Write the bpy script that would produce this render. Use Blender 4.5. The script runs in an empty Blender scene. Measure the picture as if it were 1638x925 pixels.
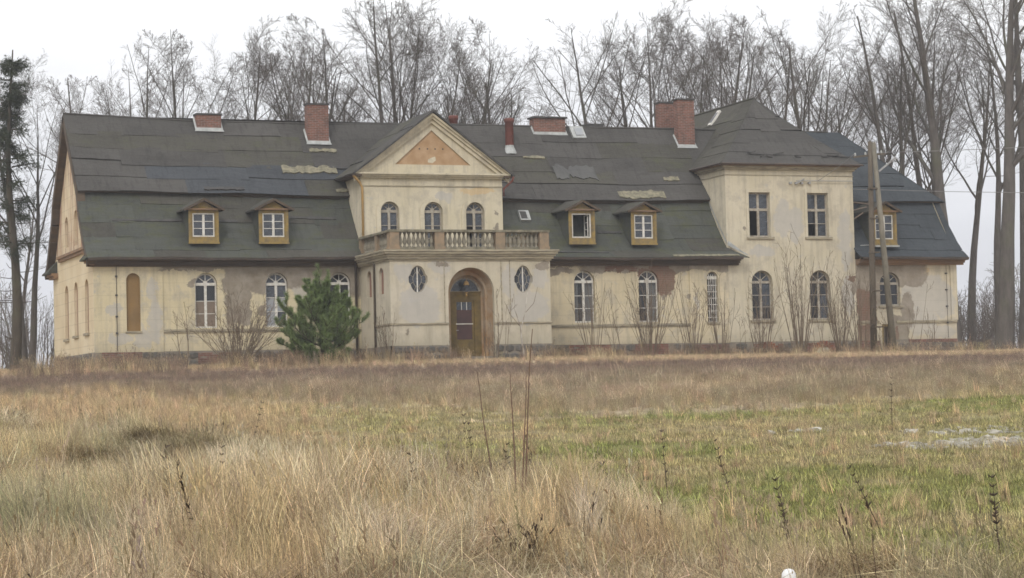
import bpy, bmesh, math, random
import numpy as np
from mathutils import Vector, Matrix, noise as mnoise
R = math.radians
PI = math.pi
scene = bpy.context.scene
COL = scene.collection

# ------------------------------------------------------------------ camera
CAM = (-16.361, -91.8, -1.5)
YAW, PITCH, ROLL = R(20.972), R(2.794), R(-1.426)
fwd = Vector((math.sin(YAW)*math.cos(PITCH), math.cos(YAW)*math.cos(PITCH), math.sin(PITCH)))
rt = Vector((math.cos(YAW), -math.sin(YAW), 0)); upv = rt.cross(fwd)
rr = math.cos(ROLL)*rt + math.sin(ROLL)*upv; uu = -math.sin(ROLL)*rt + math.cos(ROLL)*upv
cd = bpy.data.cameras.new('camera'); cam = bpy.data.objects.new('camera', cd); COL.objects.link(cam)
cd.sensor_width = 36; cd.lens = 3491.2/1638*36; cd.clip_start = .5; cd.clip_end = 3000
cam.matrix_world = Matrix(((rr.x, uu.x, -fwd.x, CAM[0]), (rr.y, uu.y, -fwd.y, CAM[1]), (rr.z, uu.z, -fwd.z, CAM[2]), (0, 0, 0, 1)))
scene.camera = cam

# ------------------------------------------------------------------ world: overcast winter sky
SUN_EL, SUN_AZ = R(38), R(215)          # azimuth clockwise from +Y
world = bpy.data.worlds.new('World'); scene.world = world; world.use_nodes = True
wn, wl = world.node_tree.nodes, world.node_tree.links
bg = wn['Background']
sky = wn.new('ShaderNodeTexSky'); sky.sky_type = 'NISHITA'; sky.sun_disc = False
sky.sun_elevation = SUN_EL; sky.sun_rotation = SUN_AZ; sky.dust_density = 4
geo = wn.new('ShaderNodeTexCoord'); sep = wn.new('ShaderNodeSeparateXYZ'); wl.new(geo.outputs['Generated'], sep.inputs[0])
ramp = wn.new('ShaderNodeValToRGB'); wl.new(sep.outputs['Z'], ramp.inputs[0])
cr = ramp.color_ramp
cr.elements[0].position = 0.0; cr.elements[0].color = (7.6, 7.7, 8.2, 1)
cr.elements[1].position = 1.0; cr.elements[1].color = (14.5, 14.5, 14.6, 1)
for p, c in ((.06, (7.9, 8.0, 8.5)), (.12, (9.3, 9.35, 9.7)), (.18, (11.4, 11.4, 11.5)), (.26, (12.4, 12.4, 12.5))):
    e = cr.elements.new(p); e.color = (*c, 1)
nz = wn.new('ShaderNodeTexNoise'); nz.inputs['Scale'].default_value = 7; nz.inputs['Detail'].default_value = 5
mp = wn.new('ShaderNodeMapping'); mp.inputs['Scale'].default_value = (1, 1, 3.5); wl.new(geo.outputs['Generated'], mp.inputs[0]); wl.new(mp.outputs[0], nz.inputs[0])
mr = wn.new('ShaderNodeMapRange'); mr.inputs[1].default_value = .3; mr.inputs[2].default_value = .7; mr.inputs[3].default_value = .93; mr.inputs[4].default_value = 1.09
wl.new(nz.outputs[0], mr.inputs[0])
mu = wn.new('ShaderNodeVectorMath'); mu.operation = 'SCALE'; wl.new(ramp.outputs[0], mu.inputs[0]); wl.new(mr.outputs[0], mu.inputs['Scale'])
mx = wn.new('ShaderNodeMix'); mx.data_type = 'RGBA'; mx.inputs[0].default_value = .9
wl.new(sky.outputs[0], mx.inputs[6]); wl.new(mu.outputs[0], mx.inputs[7]); wl.new(mx.outputs[2], bg.inputs[0])
bg.inputs[1].default_value = .1
sd = bpy.data.lights.new('sun', 'SUN'); sd.energy = 1.1; sd.angle = R(14); sd.color = (1, .96, .9)
sun = bpy.data.objects.new('sun', sd); COL.objects.link(sun)
sdir = Vector((math.sin(SUN_AZ)*math.cos(SUN_EL), math.cos(SUN_AZ)*math.cos(SUN_EL), math.sin(SUN_EL)))
sun.rotation_euler = sdir.to_track_quat('Z', 'Y').to_euler(); sun.location = (0, -60, 60)
scene.view_settings.view_transform = 'Standard'; scene.view_settings.look = 'None'
scene.view_settings.gamma = 1; scene.view_settings.use_curve_mapping = False
scene.view_settings.exposure = 0.08
scene.cycles.filter_width = 1.6; scene.cycles.max_bounces = 5; scene.cycles.transparent_max_bounces = 12

# ------------------------------------------------------------------ material helpers
class NT:
    def __init__(s, name):
        s.m = bpy.data.materials.new(name); s.m.use_nodes = True
        s.n, s.l = s.m.node_tree.nodes, s.m.node_tree.links
        s.b = s.n['Principled BSDF']
        s.tc = s.n.new('ShaderNodeTexCoord')
    def link(s, a, b): s.l.new(a, b)
    def val(s, sock, v):
        if isinstance(v, (int, float)): sock.default_value = v
        elif isinstance(v, tuple): sock.default_value = (*v, 1) if len(v) == 3 and len(sock.default_value) == 4 else v
        else: s.l.new(v, sock)
    def mapping(s, scale, out='Object', loc=(0, 0, 0), rot=(0, 0, 0)):
        m = s.n.new('ShaderNodeMapping'); m.inputs['Scale'].default_value = scale if isinstance(scale, tuple) else (scale,)*3
        m.inputs['Location'].default_value = loc; m.inputs['Rotation'].default_value = rot
        s.l.new(s.tc.outputs[out], m.inputs[0]); return m.outputs[0]
    def noise(s, scale, detail=4, rough=.55, vec=None, out='Fac'):
        t = s.n.new('ShaderNodeTexNoise'); t.inputs['Scale'].default_value = scale; t.inputs['Detail'].default_value = detail
        t.inputs['Roughness'].default_value = rough
        s.l.new(vec if vec is not None else s.tc.outputs['Object'], t.inputs[0]); return t.outputs[out]
    def rng(s, v, a, b, c=0, d=1):
        m = s.n.new('ShaderNodeMapRange'); s.val(m.inputs[0], v)
        for i, k in zip((1, 2, 3, 4), (a, b, c, d)): m.inputs[i].default_value = k
        return m.outputs[0]
    def math(s, op, a, b=0.0, c=None):
        m = s.n.new('ShaderNodeMath'); m.operation = op; s.val(m.inputs[0], a); s.val(m.inputs[1], b)
        if c is not None: s.val(m.inputs[2], c)
        return m.outputs[0]
    def mix(s, f, a, b, mode='MIX'):
        m = s.n.new('ShaderNodeMix'); m.data_type = 'RGBA'; m.blend_type = mode
        s.val(m.inputs[0], f); s.val(m.inputs[6], a); s.val(m.inputs[7], b); return m.outputs[2]
    def bump(s, h, strength=.3, dist=.02):
        b = s.n.new('ShaderNodeBump'); b.inputs['Strength'].default_value = strength; b.inputs['Distance'].default_value = dist
        s.l.new(h, b.inputs['Height']); s.l.new(b.outputs[0], s.b.inputs['Normal'])
    def rand(s):
        return s.n.new('ShaderNodeObjectInfo').outputs['Random']
    def out(s, col, rough=.85, spec=.3):
        s.val(s.b.inputs['Base Color'], col); s.val(s.b.inputs['Roughness'], rough)
        s.b.inputs['Specular IOR Level'].default_value = spec; return s.m

def patch_mask(t, patches, co, amp=.8, nscale=1.5):
    """irregular areas on a wall: (cx, cz, rx, rz, square 0/1) in wall metres"""
    sx = t.n.new('ShaderNodeSeparateXYZ'); t.l.new(co, sx.inputs[0])
    nn = t.noise(nscale, 7, .72); nn2 = t.noise(nscale, 5, .65, t.mapping(1.0, loc=(7.3, 1.1, 4.2)))
    hx = t.math('MULTIPLY_ADD', nn, amp, t.math('ADD', sx.outputs['X'], -amp*.5))
    hz = t.math('MULTIPLY_ADD', nn2, amp, t.math('ADD', sx.outputs['Z'], -amp*.5))
    res = None
    for cx, cz, rx, rz, sq in patches:
        a = t.math('ABSOLUTE', t.math('MULTIPLY', t.math('SUBTRACT', hx, cx), 1/rx))
        b = t.math('ABSOLUTE', t.math('MULTIPLY', t.math('SUBTRACT', hz, cz), 1/rz))
        if sq: d = t.math('MAXIMUM', a, b)
        else: d = t.math('SQRT', t.math('ADD', t.math('MULTIPLY', a, a), t.math('MULTIPLY', b, b)))
        k = t.rng(d, 1.06, .96)
        res = k if res is None else t.math('MAXIMUM', res, k)
    return res

def plaster(name, base=(.54, .47, .305), render=(), pale=(), brick=(), ochre=(), lines=True):
    t = NT(name); co = t.tc.outputs['Object']
    big = t.noise(.55, 5, .6)
    c = t.mix(t.rng(big, .35, .65), base, tuple(k*f for k, f in zip(base, (1.12, 1.13, 1.2))))
    c = t.mix(t.rng(t.noise(1.3, 6, .7, t.mapping(1.0, loc=(3, 3, 9))), .50, .64, 0, .8), c, (.41, .37, .295))
    streak = t.noise(1.0, 6, .7, t.mapping((3.2, 3.2, .35)))
    c = t.mix(t.rng(streak, .48, .72, 0, .75), c, (.33, .295, .23))
    c = t.mix(t.rng(t.noise(9, 4, .7), .58, .75, 0, .4), c, (.30, .26, .20))
    c = t.mix(t.rng(t.noise(2.4, 5, .6, t.mapping((1, 1, 1), loc=(11, 2, 5))), .64, .68, 0, .5), c, (.40, .39, .37))
    if ochre: c = t.mix(t.math('MULTIPLY', patch_mask(t, ochre, co, .7, 2), .5), c, (.56, .38, .17))
    if pale: c = t.mix(t.math('MULTIPLY', patch_mask(t, pale, co, 1.1, 1.7), .68), c, t.mix(t.noise(3, 4), (.36, .35, .33), (.47, .45, .42)))
    if render: c = t.mix(t.math('MULTIPLY', patch_mask(t, render, co), .93), c, t.mix(t.rng(t.noise(1.8, 6, .7), .35, .65), (.19, .16, .125), (.30, .265, .22)))
    if brick:
        bt = t.n.new('ShaderNodeTexBrick'); bt.inputs['Scale'].default_value = 1; bt.inputs['Brick Width'].default_value = .26
        bt.inputs['Row Height'].default_value = .085; bt.inputs['Mortar Size'].default_value = .012
        bt.inputs['Color1'].default_value = (.20, .085, .055, 1); bt.inputs['Color2'].default_value = (.13, .06, .045, 1); bt.inputs['Mortar'].default_value = (.22, .18, .14, 1)
        t.l.new(t.mapping(1.0, rot=(R(-90), 0, 0)), bt.inputs[0])
        c = t.mix(patch_mask(t, brick, co, .9, 2.2), c, t.mix(t.rng(t.noise(2, 5, .7), .3, .6, .25, .85), bt.outputs[0], (.19, .13, .095)))
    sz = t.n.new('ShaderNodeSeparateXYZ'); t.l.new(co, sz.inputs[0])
    damp_contact_shade = t.math('MULTIPLY', t.rng(t.math('MULTIPLY_ADD', t.noise(1.5, 5), .5, sz.outputs['Z']), 1.55, .8), .5)  # damp wall foot, darkened further to paint in contact shade at the ground
    c = t.mix(damp_contact_shade, c, (.30, .27, .20))
    if lines:
        fr = t.math('FRACT', t.math('MULTIPLY', sz.outputs['Z'], 1/.52))
        ln = t.math('LESS_THAN', fr, .035)
        c = t.mix(t.math('MULTIPLY', ln, .25), c, (.25, .21, .15))
    t.bump(t.math('ADD', t.noise(28, 5, .7), t.noise(3, 4)), .35, .02)
    return t.out(c, .92, .15)

def simple(name, c1, c2, scale=3, rough=.8, spec=.25, bump=.2, stretch=(1, 1, 1), rand=0.0, bdist=.01):
    t = NT(name); v = t.mapping(tuple(scale*k for k in stretch))
    c = t.mix(t.rng(t.noise(1, 5, .65, v), .35, .65), c1, c2)
    if rand: c = t.mix(t.rng(t.rand(), 0, 1, 0, rand), c, tuple(k*.45 for k in c1))
    if bump: t.bump(t.noise(6, 4, .7, v), bump, bdist)
    return t.out(c, rough, spec)

def felt(name, c1, c2, moss=0.0, rand=.35):
    t = NT(name)
    n1 = t.noise(.8, 6, .7, t.mapping((.6, 1, 1))); n2 = t.noise(14, 4, .7)
    c = t.mix(t.rng(n1, .35, .65), c1, c2)
    c = t.mix(t.rng(t.rand(), 0, 1, 0, rand), c, tuple(k*1.55 for k in c2))
    c = t.mix(t.rng(t.noise(1.0, 5, .7, t.mapping((5, 1.2, .7), loc=(4, 1, 0))), .5, .72, 0, .55), c, tuple(k*.55 for k in c1))
    c = t.mix(t.rng(n2, .5, .75, 0, .35), c, (.12, .12, .115))
    if moss:
        mk = t.rng(t.noise(.9, 6, .75, t.mapping((1, 1, 2.6), loc=(2, 5, 1))), .62-moss*.25, .8-moss*.25, 0, .8)
        c = t.mix(mk, c, t.mix(t.noise(7, 4), (.055, .062, .032), (.10, .10, .055)))
    t.bump(t.math('ADD', t.noise(2.2, 4, .6, t.mapping((.7, 2, 2))), t.math('MULTIPLY', t.noise(40, 3), .35)), .6, .05)
    return t.out(c, .92, .12)

M = {}
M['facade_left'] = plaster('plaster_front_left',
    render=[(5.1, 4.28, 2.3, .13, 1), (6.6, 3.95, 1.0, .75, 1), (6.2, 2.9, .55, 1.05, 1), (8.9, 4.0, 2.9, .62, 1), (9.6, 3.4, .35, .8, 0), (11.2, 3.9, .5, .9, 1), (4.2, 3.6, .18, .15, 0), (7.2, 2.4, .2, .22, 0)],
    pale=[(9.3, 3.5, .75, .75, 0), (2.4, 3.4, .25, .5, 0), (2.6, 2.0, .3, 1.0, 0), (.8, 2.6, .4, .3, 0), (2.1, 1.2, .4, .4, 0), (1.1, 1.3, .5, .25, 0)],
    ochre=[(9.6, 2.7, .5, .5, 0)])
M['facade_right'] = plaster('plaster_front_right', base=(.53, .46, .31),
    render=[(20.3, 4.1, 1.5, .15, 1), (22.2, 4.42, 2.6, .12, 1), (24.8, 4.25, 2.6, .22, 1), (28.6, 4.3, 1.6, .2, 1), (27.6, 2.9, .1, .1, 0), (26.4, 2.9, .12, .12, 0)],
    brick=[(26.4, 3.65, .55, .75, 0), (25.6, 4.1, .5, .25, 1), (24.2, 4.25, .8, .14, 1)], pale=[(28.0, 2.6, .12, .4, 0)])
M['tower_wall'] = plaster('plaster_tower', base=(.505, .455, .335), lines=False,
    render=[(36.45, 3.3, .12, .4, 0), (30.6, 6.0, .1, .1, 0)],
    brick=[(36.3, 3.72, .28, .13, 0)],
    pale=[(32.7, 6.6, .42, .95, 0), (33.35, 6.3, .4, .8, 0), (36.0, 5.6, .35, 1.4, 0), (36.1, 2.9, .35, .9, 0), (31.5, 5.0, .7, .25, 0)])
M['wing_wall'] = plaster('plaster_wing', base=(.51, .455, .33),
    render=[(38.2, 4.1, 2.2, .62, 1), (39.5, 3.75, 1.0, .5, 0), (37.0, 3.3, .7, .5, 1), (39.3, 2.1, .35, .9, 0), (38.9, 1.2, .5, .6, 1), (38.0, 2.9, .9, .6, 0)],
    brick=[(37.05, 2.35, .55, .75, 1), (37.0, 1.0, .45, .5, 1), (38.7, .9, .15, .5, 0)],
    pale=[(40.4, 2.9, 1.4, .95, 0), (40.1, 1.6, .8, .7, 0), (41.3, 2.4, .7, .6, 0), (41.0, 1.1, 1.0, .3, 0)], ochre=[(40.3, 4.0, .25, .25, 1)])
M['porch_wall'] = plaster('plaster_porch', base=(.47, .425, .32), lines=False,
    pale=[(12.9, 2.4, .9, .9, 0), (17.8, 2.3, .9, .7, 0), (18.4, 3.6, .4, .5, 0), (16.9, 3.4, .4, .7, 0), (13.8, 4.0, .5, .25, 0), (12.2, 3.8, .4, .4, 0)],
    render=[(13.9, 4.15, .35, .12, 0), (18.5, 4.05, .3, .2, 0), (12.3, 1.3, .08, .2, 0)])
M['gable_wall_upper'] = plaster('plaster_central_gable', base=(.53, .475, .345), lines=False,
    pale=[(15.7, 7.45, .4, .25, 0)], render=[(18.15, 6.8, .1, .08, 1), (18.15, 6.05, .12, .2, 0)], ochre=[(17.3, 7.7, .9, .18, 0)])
def gable_mat():
    t = NT('plaster_end_gable'); co = t.tc.outputs['Object']
    c = t.mix(t.rng(t.noise(.7, 5), .35, .65), (.56, .47, .32), (.62, .54, .39))
    sx = t.n.new('ShaderNodeSeparateXYZ'); t.l.new(co, sx.inputs[0])
    up_ = t.math('MULTIPLY', t.rng(t.math('MULTIPLY_ADD', t.noise(3, 4), .4, sx.outputs['Z']), 5.4, 5.6), 1.0)
    st = t.rng(t.noise(1.0, 4, .7, t.mapping((1, 2.4, .22))), .46, .56)
    c = t.mix(t.math('MULTIPLY', t.math('MULTIPLY', up_, st), .85), c, t.mix(t.rng(t.noise(2, 4), .4, .6), (.30, .15, .10), (.36, .27, .22)))
    fr = t.math('FRACT', t.math('MULTIPLY', sx.outputs['Z'], 1/.52)); ln = t.math('LESS_THAN', fr, .05)
    c = t.mix(t.math('MULTIPLY', ln, .35), c, (.28, .23, .16))
    c = t.mix(t.rng(t.noise(1.0, 6, .7, t.mapping((3, 3, .4))), .55, .75, 0, .5), c, (.36, .32, .25))
    t.bump(t.noise(25, 5), .3, .02); return t.out(c, .9, .15)
M['end_gable'] = gable_mat()
M['trim'] = simple('weathered_cornice_plaster', (.42, .37, .265), (.20, .18, .14), 2.0, .9, .2, .6, (.8, .8, 7))
M['pediment'] = simple('ochre_pediment_plaster', (.36, .23, .125), (.45, .31, .19), 2.2, .9, .15, .3)
M['reveal_ochre'] = simple('ochre_reveal_plaster', (.29, .175, .085), (.37, .30, .22), 1.7, .9, .15, .4)
M['niche_brown'] = simple('ochre_brown_niche', (.25, .16, .07), (.20, .13, .06), 1.2, .9, .15, .2)
M['niche_red'] = simple('faded_red_niche', (.26, .14, .10), (.20, .12, .09), 2, .9, .15, .2)
M['stonecast'] = simple('mossy_cast_stone', (.13, .12, .085), (.26, .235, .175), 3.5, .95, .15, .7)
M['baluster'] = simple('worn_pale_baluster', (.30, .275, .215), (.17, .15, .115), 6, .95, .15, .5, rand=.5)
M['post'] = simple('worn_ochre_post', (.31, .225, .145), (.20, .165, .12), 2.6, .95, .15, .5)
M['wood_eave'] = simple('brown_painted_eave_board', (.10, .07, .045), (.06, .048, .038), 3, .75, .3, .3, (.3, 1, 1))
M['wood_ochre'] = simple('ochre_painted_eave_board', (.27, .165, .09), (.17, .115, .075), 2, .75, .3, .3, (.3, 1, 1))
M['gutter'] = simple('dark_metal_gutter', (.055, .045, .04), (.09, .065, .05), 3, .6, .4, .2)
M['pipe_ochre'] = simple('ochre_painted_downpipe', (.42, .26, .09), (.30, .2, .09), 3, .7, .3, .2)
M['yellow_wood'] = simple('peeling_yellow_paint', (.30, .21, .062), (.17, .13, .07), 4, .75, .3, .4)
M['door_wood'] = simple('olive_ochre_door_paint', (.17, .115, .033), (.10, .072, .027), 4, .7, .35, .3)
M['door_board'] = simple('dull_purple_board', (.085, .045, .042), (.055, .033, .033), 2, .7, .3, .2)
M['white_wood'] = simple('chipped_white_window_paint', (.70, .69, .65), (.50, .47, .41), 7, .6, .35, .3)
M['grey_wood'] = simple('weathered_grey_window_wood', (.42, .39, .33), (.25, .21, .16), 6, .75, .3, .3)
M['board'] = simple('tan_window_board', (.23, .18, .14), (.17, .135, .105), 3, .85, .2, .2)
M['milky'] = simple('milky_plastic_sheet', (.24, .27, .31), (.33, .33, .33), 2.4, .45, .4, .1)
M['curtain'] = simple('old_white_curtain', (.52, .52, .50), (.40, .40, .38), 1, .9, .1, .6, (14, 14, .4), bdist=.05)
M['brick'] = None
def brick_mat(name, c1, c2, mortar):
    t = NT(name)
    sp = t.n.new('ShaderNodeSeparateXYZ'); t.l.new(t.tc.outputs['Object'], sp.inputs[0])
    cb = t.n.new('ShaderNodeCombineXYZ'); t.l.new(t.math('ADD', sp.outputs['X'], sp.outputs['Y']), cb.inputs[0]); t.l.new(sp.outputs['Z'], cb.inputs[1])
    bt = t.n.new('ShaderNodeTexBrick'); bt.inputs['Scale'].default_value = 1; bt.inputs['Brick Width'].default_value = .26
    bt.inputs['Row Height'].default_value = .08; bt.inputs['Mortar Size'].default_value = .010
    bt.inputs['Color1'].default_value = (*c1, 1); bt.inputs['Color2'].default_value = (*c2, 1); bt.inputs['Mortar'].default_value = (*mortar, 1)
    t.l.new(cb.outputs[0], bt.inputs[0])
    c = t.mix(t.rng(t.noise(4, 5, .7), .5, .7, 0, .7), bt.outputs[0], (.07, .05, .045))
    c = t.mix(t.rng(t.noise(9, 5, .7), .62, .7, 0, .5), c, (.33, .25, .19))
    t.bump(t.math('ADD', bt.outputs['Fac'], t.noise(30, 3)), -.5, .015)
    return t.out(c, .9, .15)
M['brick'] = brick_mat('old_red_brick', (.23, .095, .07), (.14, .07, .055), (.24, .205, .175))
M['brick2'] = simple('single_red_brick', (.26, .095, .06), (.17, .07, .05), 5, .9, .15, .4, rand=.6)
M['pipe_red'] = simple('red_clay_pipe', (.19, .07, .055), (.13, .055, .045), 3, .8, .2, .2)
M['flashing'] = simple('pale_zinc_flashing', (.44, .45, .44), (.27, .28, .27), 3, .6, .4, .2)
M['slab'] = simple('dark_cap_slab', (.09, .085, .08), (.05, .05, .05), 3, .9, .2, .3)
M['stone'] = simple('grey_fieldstone', (.155, .145, .13), (.10, .095, .088), 3, .9, .2, .5, rand=.6)
M['plinth'] = simple('plinth_mortar', (.25, .22, .18), (.17, .15, .125), 2, .95, .15, .5)
M['felt_grey'] = felt('grey_roofing_felt', (.052, .049, .046), (.074, .070, .065))
M['felt_green'] = felt('mossy_roofing_felt', (.050, .053, .047), (.073, .076, .066), .6)
M['felt_mid'] = felt('stained_roofing_felt', (.052, .049, .042), (.073, .069, .058), .35)
M['felt_blue'] = felt('bluish_roofing_felt', (.048, .052, .058), (.060, .065, .072), 0, .2)
M['felt_dark'] = felt('new_dark_roofing_felt', (.040, .046, .052), (.052, .059, .066), 0, .2)
M['felt_pale'] = felt('pale_felt_repair', (.095, .094, .092), (.11, .11, .105), 0, .2)
M['patch_beige'] = simple('exposed_lichen_underlay', (.27, .245, .175), (.13, .125, .09), 5, .95, .1, .5)
M['concrete'] = simple('stained_concrete_pole', (.21, .19, .15), (.125, .115, .09), 3, .9, .2, .4, (1, 1, .4))
M['timber_dark'] = simple('dark_wet_timber', (.085, .068, .05), (.13, .11, .085), 3, .85, .2, .4, (1, 1, .3))
M['metal'] = simple('dull_grey_metal', (.35, .35, .35), (.22, .22, .22), 4, .45, .5, .1)
M['white_post'] = simple('white_painted_post', (.80, .80, .80), (.76, .76, .76), 5, .5, .3, 0)
M['rubble'] = simple('pale_paving_rubble', (.50, .475, .43), (.28, .26, .20), 6, .9, .2, .3)
M['wire'] = simple('pale_cable', (.22, .22, .22), (.18, .18, .18), 3, .6, .3, 0)
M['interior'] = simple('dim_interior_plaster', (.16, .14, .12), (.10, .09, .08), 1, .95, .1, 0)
def glass_mat(name, tint, see, rough=.12):
    t = NT(name)
    col = t.mix(t.rng(t.noise(3, 5, .7), .4, .7), tint, tuple(k*1.8+.01 for k in tint))
    t.out(col, rough, .6)
    tr = t.n.new('ShaderNodeBsdfTransparent'); ms = t.n.new('ShaderNodeMixShader'); ms.inputs[0].default_value = see
    t.l.new(t.b.outputs[0], ms.inputs[1]); t.l.new(tr.outputs[0], ms.inputs[2])
    t.l.new(ms.outputs[0], t.n['Material Output'].inputs[0]); return t.m
M['glass'] = glass_mat('dusty_window_glass', (.045, .052, .063), .15)
M['glass_dark'] = glass_mat('dark_window_glass', (.025, .028, .033), .4)
M['glass_clear'] = glass_mat('thin_clear_glass', (.05, .055, .06), .7)
def bark_mat(name, c1, c2):
    t = NT(name)
    c = t.mix(t.rng(t.noise(1, 5, .7, t.mapping((5, 5, 1.2))), .35, .65), c1, c2)
    c = t.mix(t.rng(t.noise(.8, 4), .5, .7, 0, .4), c, (.10, .11, .06))
    return t.out(c, .9, .15)
M['bark'] = bark_mat('grey_beech_bark', (.078, .070, .064), (.125, .112, .102))
M['twig'] = bark_mat('brown_grey_twigs', (.115, .098, .088), (.16, .14, .125))
M['bark_dark'] = bark_mat('dark_conifer_bark', (.06, .052, .042), (.095, .08, .062))
M['shrub_twig'] = bark_mat('tan_shrub_stems', (.20, .155, .11), (.13, .10, .075))
M['birch'] = simple('pale_peeling_sapling_bark', (.55, .52, .47), (.22, .18, .14), 5, .85, .2, 0, (1, 1, .5))
def needle_mat(name, c1, c2):
    t = NT(name); g = t.n.new('ShaderNodeNewGeometry')
    c = t.mix(g.outputs['Random Per Island'], c1, c2); return t.out(c, .6, .3)
M['needle'] = needle_mat('young_pine_needles', (.06, .115, .035), (.24, .30, .10))
M['needle_old'] = needle_mat('old_conifer_needles', (.030, .040, .024), (.055, .065, .035))

# ------------------------------------------------------------------ object helpers
def link(o, parent=None):
    COL.objects.link(o)
    if parent is not None: o.parent = parent
    return o
def empty(name, loc=(0, 0, 0), label=None, cat=None, group=None):
    o = bpy.data.objects.new(name, None); o.location = loc; o.empty_display_size = .3
    tag(o, label, cat, group); return link(o)
def tag(o, label=None, cat=None, group=None, kind=None):
    if label: o['label'] = label
    if cat: o['category'] = cat
    if group: o['group'] = group
    if kind: o['kind'] = kind
    return o
class MB:
    def __init__(s): s.v, s.f, s.cut = [], [], []
    def add(s, vs, fs):
        n = len(s.v); s.cut.append((n, len(s.f))); s.v += [tuple(v) for v in vs]; s.f += [tuple(i+n for i in f) for f in fs]; return s
    def box(s, x0, x1, y0, y1, z0, z1):
        return s.add([(x, y, z) for z in (z0, z1) for y in (y0, y1) for x in (x0, x1)],
                     [(0, 2, 3, 1), (4, 5, 7, 6), (0, 1, 5, 4), (2, 6, 7, 3), (0, 4, 6, 2), (1, 3, 7, 5)])
    def obox(s, P, hx, hy, hz, rot):
        m = rot.to_matrix() if hasattr(rot, 'to_matrix') else rot
        vs = [Vector(P)+m @ Vector((x, y, z)) for z in (-hz, hz) for y in (-hy, hy) for x in (-hx, hx)]
        return s.add(vs, [(0, 2, 3, 1), (4, 5, 7, 6), (0, 1, 5, 4), (2, 6, 7, 3), (0, 4, 6, 2), (1, 3, 7, 5)])
    def bar(s, a, b, w, h=None):
        """rectangular bar from a to b"""
        a, b = Vector(a), Vector(b); d = b-a; h = h or w
        q = d.to_track_quat('X', 'Z'); return s.obox((a+b)/2, d.length/2, w/2, h/2, q)
    def tube(s, pts, rad, n=8, cap=True):
        pts = [Vector(p) for p in pts]; rad = rad if isinstance(rad, (list, tuple)) else [rad]*len(pts)
        rings = []; b0 = len(s.v)
        for i, p in enumerate(pts):
            t = (pts[min(i+1, len(pts)-1)]-pts[max(i-1, 0)]).normalized()
            ref = Vector((0, 0, 1)) if abs(t.z) < .9 else Vector((1, 0, 0))
            u = t.cross(ref).normalized(); w = t.cross(u)
            for k in range(n):
                a = 2*PI*k/n; s.v.append(tuple(p+rad[i]*(math.cos(a)*u+math.sin(a)*w)))
        for i in range(len(pts)-1):
            for k in range(n):
                a, b = b0+i*n+k, b0+i*n+(k+1) % n; s.f.append((a, b, b+n, a+n))
        if cap:
            s.f.append(tuple(b0+k for k in range(n))); s.f.append(tuple(b0+(len(pts)-1)*n+k for k in reversed(range(n))))
        return s
    def lathe(s, prof, c, n=8):
        b0 = len(s.v)
        for r_, z in prof:
            for k in range(n):
                a = 2*PI*k/n; s.v.append((c[0]+r_*math.cos(a), c[1]+r_*math.sin(a), c[2]+z))
        for i in range(len(prof)-1):
            for k in range(n):
                a, b = b0+i*n+k, b0+i*n+(k+1) % n; s.f.append((a, b, b+n, a+n))
        return s
    def build(s, name, mat, parent=None, smooth=False, offset=None):
        me = bpy.data.meshes.new(name)
        vs = s.v if offset is None else [(v[0]-offset[0], v[1]-offset[1], v[2]-offset[2]) for v in s.v]
        me.from_pydata(vs, [], s.f); me.materials.append(M[mat] if isinstance(mat, str) else mat)
        bm = bmesh.new(); bm.from_mesh(me); bmesh.ops.recalc_face_normals(bm, faces=bm.faces); bm.to_mesh(me); bm.free()
        if smooth: me.polygons.foreach_set('use_smooth', [True]*len(me.polygons))
        return link(bpy.data.objects.new(name, me), parent)
def split_build(mb, name, mat, parent):
    """every added piece becomes an object of its own"""
    cuts = mb.cut+[(len(mb.v), len(mb.f))]
    for (v0, f0), (v1, f1) in zip(cuts[:-1], cuts[1:]):
        q = MB(); q.v = mb.v[v0:v1]; q.f = [tuple(i-v0 for i in f) for f in mb.f[f0:f1]]; q.build(name, mat, parent)
def copy_tree(src, loc, rotz=0, scale=1.0, label=None):
    c = src.copy(); COL.objects.link(c); c.location = loc; c.rotation_euler = (0, 0, rotz); c.scale = (scale,)*3 if not isinstance(scale, tuple) else scale
    if label: c['label'] = label
    for ch in src.children:
        d = ch.copy(); COL.objects.link(d); d.parent = c
        for g in ch.children:
            e = g.copy(); COL.objects.link(e); e.parent = d
    return c

# numpy value noise
_rs = np.random.RandomState(5); _tab = _rs.rand(256, 256)
def vnoise(x, y):
    xi, yi = np.floor(x).astype(int), np.floor(y).astype(int); fx, fy = x-xi, y-yi
    fx = fx*fx*(3-2*fx); fy = fy*fy*(3-2*fy)
    g = lambda a, b: _tab[a % 256, b % 256]
    return (g(xi, yi)*(1-fx)+g(xi+1, yi)*fx)*(1-fy)+(g(xi, yi+1)*(1-fx)+g(xi+1, yi+1)*fx)*fy
def fbm(x, y, o=4):
    r_, a, t = 0, 1, 0
    for i in range(o): r_ = r_+a*vnoise(x*2**i+17*i, y*2**i+31*i); t += a; a *= .5
    return r_/t

# ------------------------------------------------------------------ terrain
FWH = np.array([math.sin(YAW), math.cos(YAW)]); RTH = np.array([math.cos(YAW), -math.sin(YAW)])
def sm(t): t = np.clip(t, 0, 1); return t*t*(3-2*t)
def dist_s(x, y): return (x-CAM[0])*FWH[0]+(y-CAM[1])*FWH[1]
def side_u(x, y): return (x-CAM[0])*RTH[0]+(y-CAM[1])*RTH[1]
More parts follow.
